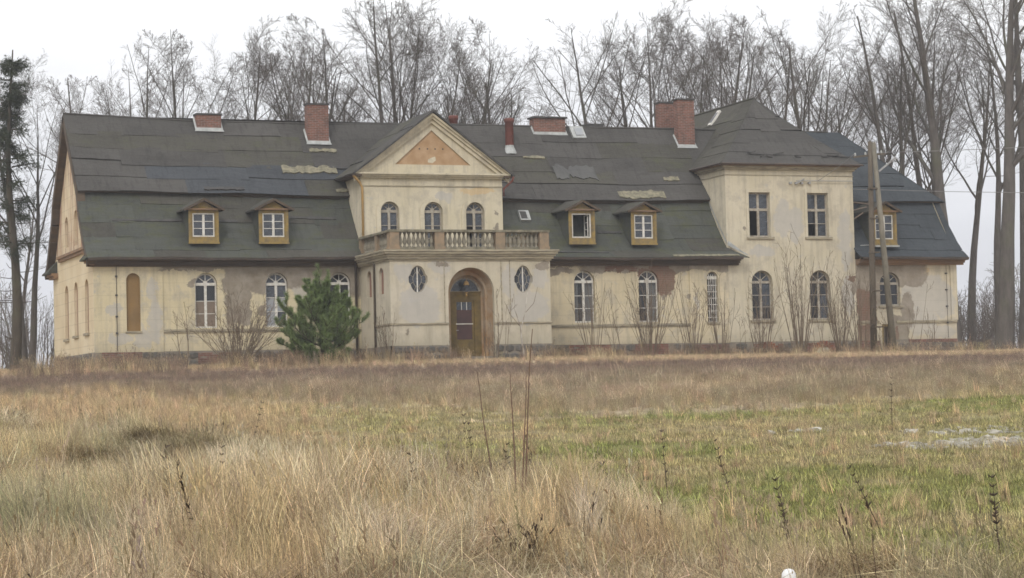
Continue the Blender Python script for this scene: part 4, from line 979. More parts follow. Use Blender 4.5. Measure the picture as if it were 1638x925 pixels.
# hanging lantern in the arch
lan = bpy.data.objects.new('lantern', None); link(lan, manor); lc = (15.24, PY+.7, 0)
MB().tube([(lc[0], lc[1], 3.86), (lc[0], lc[1], 3.45)], .012, 5).lathe([(.02, 3.47), (.1, 3.40), (.13, 3.30), (.12, 3.27)], lc, 8).lathe([(.07, 2.98), (.02, 2.88), (.05, 2.82), (.0, 2.76)], lc, 8).build('bracket', 'pipe_ochre', lan)
MB().lathe([(.115, 3.27), (.07, 2.98)], lc, 8).build('lamp_glass', 'glass', lan)
# oval windows with radial glazing
for cx, cz in ((12.83, 3.49), (17.60, 3.48)):
    w = bpy.data.objects.new('oval_window', None); link(w, manor); w['label'] = 'oval porch window %s of the door' % ('left' if cx < 15 else 'right')
    yy = PY+.1; co_ = cross_oval(cx, cz, .415, .58); ci_ = cross_oval(cx, cz, .375, .535)
    band('frame', ci_, co_, yy, yy+.06, 'grey_wood', w)
    g = MB(); oi = oval(cx, cz, .19, .30, 16)
    for i in range(16): g.bar((oi[i][0], yy+.02, oi[i][1]), (oi[(i+1) % 16][0], yy+.02, oi[(i+1) % 16][1]), .016, .016)
    for k in range(8):
        a = PI/8+k*PI/4; g.bar((cx+.19*math.cos(a), yy+.02, cz+.30*math.sin(a)), (cx+.36*math.cos(a), yy+.02, cz+.53*math.sin(a)), .016, .016)
    split_build(g, 'glazing_bar', 'grey_wood', w); MB().box(cx-.025, cx+.025, yy-.015, yy+.05, cz-.54, cz+.54).build('mullion', 'white_wood', w)
    for k in range(8):
        a0, a1 = PI/8+(k-1)*PI/4, PI/8+k*PI/4; am = (a0+a1)/2
        pts = [(cx+.19*math.cos(t), cz+.30*math.sin(t)) for t in (a0, am, a1)]+[(cx+.385*math.cos(t), cz+.55*math.sin(t)) for t in (a1, am, a0)]
        pane(w, pts, yy+.035, rf.choice(['glass', 'glass_dark', 'glass']))
    pane(w, oval(cx, cz, .19, .30, 12), yy+.035, 'glass')
# porch cornice (three fasciae) and balcony floor
def ring(x0, x1, y0, z0, z1): return MB().box(x0, x1, y0, -.0, z0, z1)
cm = MB()
for e_, z0, z1 in ((.06, 4.28, 4.36), (.13, 4.36, 4.47), (.2, 4.47, 4.56), (.28, 4.56, 4.66), (.33, 4.66, 4.74)): cm.box(PX0-e_, PX1+e_, PY-e_, -.0, z0, z1)
cm.build('porch_cornice', 'trim', manor)
# balustrade
bal = bpy.data.objects.new('balustrade', None); link(bal, manor)
BY = PY+.02; bz0, bz1 = 4.742, 5.60
posts = [11.84, 13.85, 16.60, 18.62]
def post(x, y, w_=.42, d_=.42): return MB().box(x-w_/2, x+w_/2, y-d_/2, y+d_/2, bz0, bz1-.1).box(x-w_/2-.03, x+w_/2+.03, y-d_/2-.03, y+d_/2+.03, bz0, bz0+.14).build('post', 'post', bal)
yc = BY+.2
for x in posts: post(x, yc)
post(11.84, -2.5, .36, .3); post(11.84, -.2, .36, .34); post(18.62, -2.5); post(18.62, -.2)
for a, b in zip(posts[:-1], posts[1:]):
    MB().box(a+.21, b-.21, yc-.14, yc+.14, bz0, bz0+.12).build('base_rail', 'stonecast', bal)
for x in (11.84, 18.62):
    for a, b in ((yc+.21, -2.65), (-2.35, -.37)): MB().box(x-.13, x+.13, a, b, bz0, bz0+.12).build('base_rail', 'stonecast', bal)
MB().box(PX0-.02, PX1+.02, yc-.24, yc+.24, bz1-.1, bz1).build('coping', 'stonecast', bal)
for x in (11.84, 18.62): MB().box(x-.22, x+.22, yc+.24, 0, bz1-.1, bz1-.003).build('coping', 'stonecast', bal)
prof = [(.075, 0), (.085, .03), (.06, .06), (.05, .09), (.085, .17), (.1, .24), (.085, .33), (.05, .45), (.042, .52), (.06, .56), (.075, .59), (.075, .636)]
bm_ = MB().lathe(prof, (0, 0, 0), 8); me0 = None
def baluster(x, y):
    global me0
    if me0 is None:
        o = bm_.build('baluster', 'baluster', bal, True); me0 = o.data
    else: o = link(bpy.data.objects.new('baluster', me0), bal)
    o.location = (x, y, bz0+.12); o.rotation_euler = (rf.uniform(-.02, .02), rf.uniform(-.02, .02), rf.random()*3)
for (a, b), k in zip(zip(posts[:-1], posts[1:]), (8, 11, 8)):
    for i in range(k): baluster(a+.21+(b-a-.42)*(i+.5)/k, yc)
for x in (11.84, 18.62):
    for a, b in ((yc+.21, -2.65), (-2.35, -.37)):
        for i in range(7): baluster(x, a+(b-a)*(i+.5)/7)
# downpipes and lightning conductor
MB().tube([(11.42, -.5, 4.6), (11.46, -.15, 4.3), (11.46, -.1, 0)], .06, 8).build('downpipe', 'gutter', manor, True)
MB().tube([(PX0+.02, -2.52, 4.6), (PX0-.06, -2.52, 4.2), (PX0-.06, -2.52, .1)], .045, 8).build('downpipe', 'timber_dark', manor, True)
mb = MB(); mb.tube([(.95, -.1, z) for z in (4.5, 3, .8)], .012, 4)
for z in (3.9, 3.1, 2.2, 1.5): mb.box(.90, .99, -.12, -.06, z, z+.07)
mb.build('lightning_conductor', 'slab', manor)
mb = MB(); mb.tube([(41.5, -.08, z) for z in (4.5, 3, .8)], .012, 4)
for z in (3.9, 3.1, 2.3, 1.5): mb.box(41.46, 41.55, -.1, -.0, z, z+.06)
mb.build('lightning_conductor', 'slab', manor)
# insulator bar on the tower front
mb = MB(); mb.tube([(33.4, -.12, 8.36), (36.45, -.12, 8.38)], .02, 5)
for x in (33.1, 33.4, 33.7, 34.1): mb.box(x-.05, x+.05, -.14, 0, 8.2+.1*(x % .3), 8.3+.1*(x % .3))
mb.bar((33.3, -.15, 8.2), (33.8, -.15, 8.45), .05); mb.build('cable_bracket', 'metal', manor)

# ================================================================== trees
def polys_to_mesh(levels, name, mat, parent, want):
    """levels: list of (list of polylines [(co, radius)...], sides)"""
    Vs, Fs, off = [], [], 0
    for polys, ns in levels:
        byn = {}
        for P in polys: byn.setdefault(len(P), []).append(P)
        for n, L in byn.items():
            A = np.array(L, dtype=np.float64)          # (m, n, 4)
            Pn, Rn = A[..., :3], A[..., 3]
            tn = np.gradient(Pn, axis=1); tn /= np.linalg.norm(tn, axis=2, keepdims=True)+1e-9
            ref = np.zeros_like(tn[:, :1, :]); ref[..., 0] = .31; ref[..., 1] = .95; ref = np.broadcast_to(ref, tn.shape)
            u = np.cross(tn, ref); u /= np.linalg.norm(u, axis=2, keepdims=True)+1e-9; w_ = np.cross(tn, u)
            an = np.arange(ns)*2*PI/ns
            ringv = Pn[:, :, None, :]+Rn[:, :, None, None]*(np.cos(an)[None, None, :, None]*u[:, :, None, :]+np.sin(an)[None, None, :, None]*w_[:, :, None, :])
            m = len(L); base = np.arange(m)[:, None, None]*(n*ns)+np.arange(n-1)[None, :, None]*ns+off
            k = np.arange(ns)[None, None, :]; k2 = (k+1) % ns
            Fs.append(np.stack([base+k, base+k2, base+k2+ns, base+k+ns], -1).reshape(-1, 4)); Vs.append(ringv.reshape(-1, 3)); off += m*n*ns
    return np_mesh(name, np.concatenate(Vs), np.concatenate(Fs), mat, parent, smooth=True)
def rnd_perp(rng, d):
    v = Vector((rng.gauss(0, 1), rng.gauss(0, 1), rng.gauss(0, 1))); v = v-d*v.dot(d)
    return v.normalized()
def grow(rng, out, lvl, p, d, L, r0, P):
    n = P['n'][lvl]; pts = []; q = p.copy(); d = d.copy(); st = L/(n-1); r1 = r0*P['taper'][lvl]
    for i in range(n):
        t = i/(n-1); pts.append((q.x, q.y, q.z, max(r0+(r1-r0)*t, P['rmin'])))
        if i < n-1:
            d = (d+rnd_perp(rng, d)*P['wob'][lvl]+Vector((0, 0, 1))*P['trop'][lvl]).normalized(); q = q+d*st
            if 'env' in P and i > 0:      # crown outline: rounded, slightly uneven
                zc, rz, rx = P['env']; k_ = 1+.30*mnoise.noise(q*.45)
                if math.hypot(q.x, q.y)**2/(rx*k_)**2+((q.z-zc)/(rz*k_))**2 > 1 and q.z > zc: break
    out[lvl].append(pts)
    n0, n = n, len(pts)
    if lvl+1 >= len(P['n']) or n < 2: return
    kmin, kmax = P['kids'][lvl]; k = max(1, round(rng.randint(kmin, kmax)*((n-1)/(n0-1))**(1 if lvl else 0))); L = L*(n-1)/(n0-1) if lvl == 0 else L*(.35+.65*(n-1)/(n0-1))
    for j in range(k):
        t = P['start'][lvl]+(1-P['start'][lvl])*(j+rng.random())/k; t = min(t, .985)
        i = min(int(t*(n-1)), n-2); f_ = t*(n-1)-i
        a, b = Vector(pts[i][:3]), Vector(pts[i+1][:3]); c = a.lerp(b, f_); tg = (b-a).normalized(); rc = pts[i][3]*(1-f_)+pts[i+1][3]*f_
        ang = rng.gauss(P['ang'][lvl], 7); nd = (tg*math.cos(R(ang))+rnd_perp(rng, tg)*math.sin(R(ang))).normalized()
        if lvl > 0 and nd.z < -.15: nd.z *= .2; nd.normalize()
        l2 = P['len'][lvl]*L*(1-P['lenfall'][lvl]*((t-P['start'][lvl])/(1-P['start'][lvl])))*rng.uniform(.7, 1.2)
        grow(rng, out, lvl+1, c, nd, l2, min(rc*P['rad'][lvl], P.get('rcap', 9)), P)
def beech(seed, H, r0, crown=.3, stems=1, wide=1.0, dense=1.0, rm=.0045):
    rng = random.Random(seed); out = [[] for _ in range(5)]
    P = dict(n=[12, 10, 7, 4, 3], taper=[.05, .13, .22, .4, .5], rmin=rm, wob=[.04, .085, .11, .10, .10], trop=[.015, .022, .03, .03, .02],
             kids=[(int(10*dense), int(12*dense)), (9, 11), (8, 9), (5, 6)], start=[crown, .26, .15, .12], ang=[36, 36, 38, 38], len=[.66*wide, .42, .42, .48], lenfall=[.66, .5, .4, .35], rad=[.44, .46, .40, .42])
    P['env'] = (H*.64, H*.36, H*.31*wide)
    if stems > 1: P['kids'] = [(int(10*dense), int(12*dense))]+P['kids'][1:]
    for s_ in range(stems):
        a = rng.random()*2*PI if s_ == 0 else a+2*PI/stems
        lean = rng.uniform(.02, .05) if stems == 1 else rng.uniform(.06, .11)
        d = Vector((math.cos(a)*lean, math.sin(a)*lean, 1)).normalized()
        grow(rng, out, 0, Vector((math.cos(a)*.12*(stems > 1), math.sin(a)*.12*(stems > 1), -.3)), d, H*(1 if s_ == 0 else rng.uniform(.85, .97)), r0*(1 if stems == 1 else .8), P)
    return out
def make_tree(name, seed, H, r0, label, group=None, **kw):
    out = beech(seed, H, r0, **kw); top = max(p[2] for l in out for pl in l for p in pl)
    e = empty(name, (0, 0, 0), label, 'tree', group)
    t = polys_to_mesh([(out[0], 10)], 'trunk', 'bark', e, 0)
    polys_to_mesh([(out[1], 6), (out[2], 4)], 'branches', 'bark', e, 0); polys_to_mesh([(out[3], 3), (out[4], 3)], 'twigs', 'twig', e, 0)
    return e, top
PROTO = [make_tree('bare_beech_tree', a_, b_, c_, 'x', **d_) for a_, b_, c_, d_ in (
    (101, 19, .30, dict(crown=0.47, stems=1)), (102, 18, .30, dict(crown=0.49, stems=2, wide=.95)), (103, 19, .25, dict(crown=0.53, stems=1, wide=.8)), (104, 18, .28, dict(crown=0.47, stems=3, wide=.9)),
    (105, 24, .46, dict(crown=.40, stems=1, wide=.8, dense=1.2)), (106, 22, .34, dict(crown=.44, stems=2, wide=.7)), (107, 19, .32, dict(crown=0.51, stems=1, wide=1.15)), (108, 18, .26, dict(crown=0.43, stems=2, wide=.8)))]
# (x, y, height, prototype, label)
TREES = [(5.4, 24, 17.0, 7, 'bare tree low behind the roof near the end gable'), (6.4, 19, 18.0, 2, 'bare tree above the roof left of the first chimney'),
 (9.4, 27, 17.6, 2, 'faint bare tree just left of the first chimney'), (9.6, 20, 18.2, 7, 'bare twin-stemmed tree over the first chimney'),
 (13.0, 18, 18.6, 3, 'broad many-stemmed bare tree between the first two chimneys'), (16.4, 26, 19.6, 6, 'bare tree left of the tall second chimney'),
 (15.6, 19, 19.1, 2, 'bare tree rising beside the tall second chimney'), (18.8, 27, 18.4, 0, 'bare tree between the tall second chimney and the central gable'),
 (19.3, 18, 20.6, 7, 'tall bare tree left of the central gable peak'), (21.8, 24, 20.6, 2, 'slim bare tree just left of the gable peak'),
 (21.9, 19, 20.4, 3, 'broad bare tree right behind the gable peak'), (25.9, 24, 18.3, 0, 'bare tree between the two red chimney pipes'),
 (28.5, 29, 16.8, 2, 'small bare tree over the second red pipe'), (26.6, 20, 18.6, 0, 'upright bare tree right of the second red pipe'),
 (32.4, 34, 14.6, 7, 'faint low bare tree over the wide chimney'), (34.9, 34, 14.2, 2, 'faint bare tree in the sky gap right of the wide chimney'),
 (31.4, 18, 19.8, 6, 'leaning bare tree right of the wide chimney'), (34.4, 19, 20.6, 1, 'tall bare tree left of the paired chimneys'),
 (38.1, 25, 21.6, 2, 'bare tree behind the paired chimneys'), (38.2, 20, 21.3, 3, 'broad bare tree between the paired chimneys and the tower peak'),
 (42.7, 27, 21.8, 6, 'bare tree left of the tower peak'), (43.5, 24, 21.8, 1, 'tall bare tree right behind the tower peak'),
 (46.0, 20, 21.8, 0, 'bare tree right of the tower peak'), (49.0, 27, 20.4, 6, 'bare tree over the right slope of the tower roof'),
 (52.5, 30, 19.2, 0, 'bare tree over the wing ridge'), (55.3, 30, 20.0, 1, 'bare tree behind the top of the utility pole'),
 (51.3, 20, 22.8, 5, 'tall bare tree right of the utility pole'), (55.9, 24, 23.9, 5, 'tall slender bare tree over the end of the wing roof'),
 (52.1, 16, 25.0, 4, 'tall dark beech standing close to the right end wall'), (52.9, 12.5, 26.5, 4, 'thickest bare beech in the open right of the house'),
 (59.5, 22, 24.5, 5, 'bare beech behind the thickest trunk'), (54.8, 13, 25.1, 4, 'big bare beech at the right edge of the picture'),
 (59.9, 32, 21.4, 1, 'far bare tree right of the wing roof'), (62.2, 30, 22.4, 0, 'far bare tree between the big right trunks'),
 (-.6, 14.5, 16.0, 1, 'spreading bare tree beside the old spruce'), (-4.5, 22, 15.0, 0, 'bare tree at the left edge of the picture'), (1.8, 34, 12.0, 0, 'small far bare tree left of the end gable')]
trng = random.Random(9); used = set()
for x, y, h, k, lab in TREES:
    e, top = PROTO[k]; z = float(gz(x, y)); sc = h/top; rz = trng.random()*6.28
    if k not in used:
        used.add(k); e.location = (x, y, z-.1); e.rotation_euler = (0, 0, rz); e.scale = (sc,)*3; e['label'] = lab; e['group'] = 'bare winter trees behind the house'
    else: o = copy_tree(e, (x, y, z-.1), rz, sc, lab); o['group'] = 'bare winter trees behind the house'

# old spruce at the left edge
def needles(points_dirs, rng, per, L, width, droop=0.0):
    V, F_ = [], []
    for p, d, seg in points_dirs:
        for k in range(per):
            o = p+d*(rng.random()*seg); nd = (d*rng.uniform(.35, 1.0)+rnd_perp(rng, d)*rng.uniform(.6, 1.0)).normalized(); nd.z -= droop
            s_ = nd.cross(Vector((rng.random()-.5, rng.random()-.5, rng.random()-.5))).normalized()*width; l_ = L*rng.uniform(.7, 1.2); i = len(V)
            V += [o-s_, o+s_, o+nd*l_]; F_.append((i, i+1, i+2))
    return V, F_
def old_spruce(x, y, H):
    rng = random.Random(31); e = empty('old_spruce_tree', (x, y, float(gz(x, y))), 'tall ragged dark spruce with clumpy crown left of the house', 'tree')
    tr = [(0.15*math.sin(i*.5), .1*math.cos(i*.7), -.3+i*(H+.3)/14, .26*(1-i/14)+.03) for i in range(15)]
    polys_to_mesh([([tr], 9)], 'trunk', 'bark_dark', e, 0)
    br, pd = [], []
    for k in range(62):
        t = .36+.64*rng.random()**.9; z = H*t; L = rng.choice([.6, .9, 1.5, 2.2])*(1.25-t)*1.35; a = rng.random()*2*PI
        d = Vector((math.cos(a), math.sin(a), .15)).normalized(); q = Vector((0, 0, z)); pts = []
        for i in range(6):
            pts.append((q.x, q.y, q.z, .035*(1-i/6)+.008)); d = (d+Vector((0, 0, -.10+.04*i))+rnd_perp(rng, d)*.08).normalized()
            for _ in range(7 if i else 0):
                sd = (d*.6+rnd_perp(rng, d)*.8+Vector((0, 0, -.35))).normalized(); pd.append((q.copy()+rnd_perp(rng, d)*.1, sd, .38))
            q = q+d*L/5
        br.append(pts)
    for k in range(20):
        t = .1+.4*rng.random(); a = rng.random()*6.28; d = Vector((math.cos(a), math.sin(a), -.1)); q = Vector((0, 0, H*t)); br.append([(*(q+d*s_*.35+Vector((0, 0, .02*s_*s_))), .02-.002*s_) for s_ in range(6)])
    polys_to_mesh([(br, 4)], 'branches', 'bark_dark', e, 0)
    V, F_ = needles(pd, rng, 13, .16, .014, .1); np_mesh('needles', np.array([tuple(v) for v in V]), np.array(F_), 'needle_old', e)
    return e
old_spruce(-1.6, 12.0, 15.4)
# young pine in front of the left wing
def young_pine(x, y, H):
    rng = random.Random(8); e = empty('young_pine_tree', (x, y, float(gz(x, y))), 'bushy young green pine in front of the left wing', 'tree')
    tr = [(.04*math.sin(i), .03*math.cos(i*2), -.2+i*(H*.8+.2)/8, .075*(1-i/9)+.012) for i in range(9)]
    br, sh = [tr], []
    def shoot(q, d, L, lvl):
        pts = []; n = 5; st = L/(n-1); dd = d.copy()
        for i in range(n):
            pts.append((q.x, q.y, q.z, (.022 if lvl == 0 else .010)*(1-i/n)+.005)); dd = (dd+Vector((0, 0, .13+.05*lvl))+rnd_perp(rng, dd)*.07).normalized()
            if i >= (2 if lvl == 0 else 0): sh.append((q.copy(), dd.copy(), st))
            if lvl < 2 and i >= 1:
                for _ in range(2):
                    nd = (dd*.75+rnd_perp(rng, dd)*.7+Vector((0, 0, .12))).normalized(); shoot(q.copy(), nd, L*rng.uniform(.28, .45)*(1.05-.5*i/n), lvl+1)
            q = q+dd*st
        br.append(pts)
    for w_i, (zf, L, k, up) in enumerate(((.02, 1.15, 7, -.02), (.09, 1.55, 7, .1), (.18, 1.85, 8, .2), (.30, 1.85, 7, .36), (.42, 1.3, 6, .55), (.54, .95, 5, .75), (.66, .75, 4, 1.0))):
        a0 = rng.random()*6
        for j in range(k):
            a = a0+j*2*PI/k+rng.uniform(-.25, .25); d = Vector((math.cos(a), math.sin(a), up)).normalized(); shoot(Vector((0, 0, H*zf+rng.uniform(-.08, .08))), d, L*rng.uniform(.78, 1.1), 0)
    for dx, L in ((-.05, .95), (.45, .8), (-.25, .7), (.6, .6)): shoot(Vector((dx*.3, 0, H*.7)), Vector((dx*.8, rng.uniform(-.2, .2), 1)).normalized(), L, 1)
    polys_to_mesh([(br, 5)], 'trunk', 'bark_dark', e, 0)
    V, F_ = needles(sh, rng, 14, .15, .0042); np_mesh('needles', np.array([tuple(v) for v in V]), np.array(F_), 'needle', e)
young_pine(8.15, -6.0, 4.1)

# ---- bare shrubs and saplings in front of the house
def shrub(name, x, y, label, seed, n, H, spread, r0=.02, twig=2, cat='shrub', mat='shrub_twig', arch_=.03, base=.25, group=None):
    rng = random.Random(seed); out = [[] for _ in range(3)]
    P = dict(n=[9, 5, 3], taper=[.2, .3, .5], rmin=.0065, wob=[.045, .1, .12], trop=[arch_, .05, .03], kids=[(twig-1, twig+1), (1, 3)], start=[.3, .2], ang=[24, 35], len=[.32, .42], lenfall=[.4, .4], rad=[.6, .7])
    for i in range(n):
        a = rng.random()*2*PI; s_ = spread*rng.random()
        d = Vector((math.cos(a)*s_, math.sin(a)*s_, 1)).normalized(); grow(rng, out, 0, Vector((math.cos(a)*base*rng.random(), math.sin(a)*base*rng.random(), -.1)), d, H*rng.uniform(.55, 1.0), r0*rng.uniform(.6, 1.1), P)
    o = polys_to_mesh([(out[0], 5), (out[1]+out[2], 3)], name, mat, None, 0) if out[0] else None
    o.location = (x, y, float(gz(x, y))); return tag(o, label, cat, group)
shrub('bare_shrub', 4.9, -5.0, 'wide fan-shaped bare shrub under the left windows', 1, 50, 3.3, 1.25, .022, 6, arch_=.0)
shrub('bare_sapling', 2.8, -5.0, 'thin bare sapling left of the fan-shaped shrub', 2, 2, 2.9, .12, .03, 6)
shrub('bare_shrub', 20.6, -5, 'bare shrub of tall upright shoots just right of the porch', 3, 13, 4.4, .42, .026, 2, arch_=.05)
shrub('bare_shrub', 23.3, -5, 'dense clump of bare shoots below the second window right of the porch', 4, 34, 4.5, .38, .022, 2, arch_=.05)
shrub('bare_shrub', 25.6, -4.5, 'loose bare shoots left of the barred stair window', 5, 16, 4.3, .32, .022, 2)
shrub('bare_shrub', 27.0, -4.5, 'bare shoots in front of the barred stair window', 6, 13, 3.9, .32, .022, 2)
shrub('bare_shrub', 29.0, -4.5, 'bare clump under the first lower tower window', 7, 22, 3.6, .4, .02, 2)
shrub('bare_shrub', 30.8, -4.8, 'tallest bare shoots between the lower tower windows', 8, 28, 5.6, .30, .024, 2, arch_=.03)
shrub('bare_shrub', 33.0, -4.6, 'bare shoots below the second lower tower window', 9, 28, 4.9, .34, .022, 2)
shrub('bare_shrub', 34.2, -4.2, 'bare shoots by the tower corner', 10, 15, 4.4, .28, .022, 2)
shrub('bare_shrub', 38.3, -4.0, 'short bare shoots under the patched wing wall', 12, 6, 2.6, .3, .014, 2)
shrub('bare_shrub', 11.2, -5.6, 'straggly bare stems at the left corner of the porch', 11, 14, 2.4, .35, .018, 2)
shrub('bare_shrub', 15.5, -6.2, 'red-brown twiggy weeds in front of the door', 13, 10, 1.9, .25, .012, 3)
shrub('bare_sapling', 16.1, -5.8, 'thin bare sapling in front of the wall right of the door', 14, 4, 3.3, .12, .018, 2)
o = empty('leaning_sapling', (17.25, -5.6, float(gz(17.25, -5.6))), 'leaning pale-barked sapling that forks in front of the right oval window', 'tree')
polys_to_mesh([([[(.0, 0, -.1, .05), (-.12, 0, .5, .045), (-.2, 0, 1.0, .035)], [(-.2, 0, 1.0, .035), (-.22, 0, 1.5, .03), (-.45, 0, 2.2, .02), (-.5, 0, 2.9, .012)], [(-.22, 0, 1.4, .025), (.0, 0, 2.1, .02), (.1, 0, 2.8, .014), (.28, 0, 3.6, .008)]], 6)], 'trunk', 'birch', o, 0)
polys_to_mesh([([[(-.22, 0, 1.5, .012), (-.6, .1, 2.0, .01), (-.9, .1, 2.6, .006)], [(0, 0, 2.1, .012), (.4, 0, 2.5, .01), (.6, 0, 3.2, .006)]], 4)], 'branches', 'shrub_twig', o, 0)
for k, (x, lab) in enumerate(((22.0, 'few thin bare shoots between the first two shrubs right of the porch'), (24.5, 'few thin bare shoots under the brick patch'), (28.0, 'few thin bare shoots below the barred stair window'), (31.9, 'few thin bare shoots left of the second lower tower window'), (35.3, 'few thin bare shoots just left of the utility pole'))):
    shrub('bare_shrub', x, -5.2-.2*k, lab, 60+k, 7, 3.6, .35, .016, 2, base=.9)
# undergrowth beyond, both sides
for k, (x, y, lab) in enumerate([(-2.5, 30, 'grey twiggy undergrowth at the left edge of the picture'), (1.5, 26, 'grey twiggy undergrowth against the end gable'), (58, 26, 'grey twiggy undergrowth right of the house'), (61, 20, 'grey twiggy undergrowth at the right edge of the picture'), (55, 34, 'farther twiggy undergrowth between the right trunks'), (65, 30, 'farther twiggy undergrowth behind the big right beeches'), (-6, 38, 'farther twiggy undergrowth behind the old spruce')]):
    shrub('undergrowth_shrub', x, y, lab, 40+k, 70, 5.2, .8, .035, 7, mat='twig', base=3.6)
def thicket():
    rng = random.Random(5); out = [[] for _ in range(3)]
    P = dict(n=[8, 5, 3], taper=[.2, .3, .5], rmin=.02, wob=[.06, .12, .14], trop=[.02, .05, .03], kids=[(9, 12), (4, 6)], start=[.15, .2], ang=[34, 38], len=[.42, .45], lenfall=[.4, .4], rad=[.5, .7])
    for i in range(620):
        x = rng.uniform(-40, 170); y = rng.uniform(70, 140); h = rng.uniform(6, 11)
        if 12 < x < 60 and rng.random() < .8: continue
        grow(rng, out, 0, Vector((x, y, float(gz(x, y))-.3)), Vector((rng.uniform(-.08, .08), rng.uniform(-.08, .08), 1)).normalized(), h, .10, P)
    o = polys_to_mesh([(out[0], 4), (out[1]+out[2], 3)], 'distant_woodland', 'twig', None, 0); tag(o, 'distant bare woodland edge beyond the park', None, None, 'stuff')
thicket()

# ================================================================== utility pole, wires, post, rubble
up_ = empty('utility_pole', (35.9, -2.5, float(gz(35.9, -2.5))), 'twin-legged weathered utility pole in front of the right wing', 'utility pole')
z0 = -up_.location.z
MB().tube([(0, 0, -.4), (.16, 0, 10.0+z0)], [.17, .11], 8).build('pole_leg', 'timber_dark', up_, True)
MB().tube([(1.10, -.05, -.4), (.28, -.1, 9.95+z0)], [.17, .11], 8).build('pole_leg', 'concrete', up_, True)
mb = MB()
for z in (1.5, 3.2, 5.0, 6.6, 8.0): mb.box(-.12+.016*z, .32-.01*z+.14, -.2, .13, z, z+.06)
mb.build('steel_band', 'timber_dark', up_)
MB().bar((-.75, 0, 9.25+z0), (.95, 0, 9.45+z0), .08).build('crossarm', 'timber_dark', up_)
MB().bar((.55, -.1, 8.6+z0), (1.15, -.3, 9.1+z0), .10, .08).obox((1.2, -.32, 9.14+z0), .14, .08, .06, Matrix.Rotation(R(-38), 3, 'Y')).build('lamp_arm', 'metal', up_)
mb = MB()
for x in (-.65, -.1, .75): mb.lathe([(.03, 0), (.05, .05), (.05, .13), (.02, .17)], (x, 0, 9.35+z0+.1*x), 6)
mb.build('insulator', 'flashing', up_)
def cable(a, b, sag, lab, r_=.014):
    a, b = Vector(a), Vector(b); pts = [a.lerp(b, t/24)-Vector((0, 0, sag*4*(t/24)*(1-t/24))) for t in range(25)]
    tag(MB().tube(pts, r_, 5).build('overhead_cable', 'wire', None), lab, 'cable')
cable((36.4, -.12, 8.0), (75, -6.0, 8.6), .5, 'pale cable running from the tower corner out to the right')
cable((36.6, -2.5, 9.5), (78, 4, 14), .6, 'thin cable climbing right from the top of the utility pole')
cable((35.2, -2.5, 9.4), (34.5, -.15, 8.35), .05, 'short cable between the utility pole and the tower bracket', .012)
wp = empty('marker_post', (-9.27, -78.45, -2.84), 'rounded white post top at the bottom edge of the picture', 'post')
WH = .02-(-.0)
MB().lathe([(.052, -.4), (.052, .04), (.047, .08), (.03, .105), (0, .112)], (0, 0, 0), 16).build('post_head', 'white_post', wp, True)
MB().lathe([(.055, -.42), (.055, .0)], (0, 0, 0), 16).build('post_collar', 'metal', wp, True)
# pale rubble of old paving on the right of the green
rg = random.Random(21); mb = MB()
def rub(cx, cy, rx, ry, n):
    for i in range(n):
        a = rg.random()*2*PI; q = rg.random()**.6; x, y = cx+rx*q*math.cos(a), cy+ry*q*math.sin(a); z = float(gz(x, y)); s_ = rg.uniform(.05, .17)
        k = rg.randint(5, 7); an = sorted(rg.random()*2*PI for _ in range(k)); t_ = Vector((rg.uniform(-.25, .25), rg.uniform(-.3, .3)))
        vs = [(x+s_*math.cos(b)*rg.uniform(.7, 1.3), y+s_*math.sin(b)*1.2) for b in an]
        top = [(u, v, z+.03+(u-x)*t_.x+(v-y)*t_.y) for u, v in vs]; m = len(top)
        mb.add(top+[(p[0], p[1], z-.03) for p in top], [tuple(range(m))]+[(j, m+j, m+(j+1) % m, (j+1) % m) for j in range(m)])
rub(4.6, -57.7, .9, .6, 60); rub(6.6, -57.3, 1.3, 1.0, 90); rub(4.7, -52.8, .7, .35, 20); rub(7.4, -54.6, 1.5, 1.0, 45); rub(5.6, -57.9, 1.0, .6, 40); rub(13.5, -52, .8, 1.2, 20)
tag(mb.build('paving_rubble', 'rubble'), 'scattered pale slabs of broken paving in the moss', None, None, 'stuff')

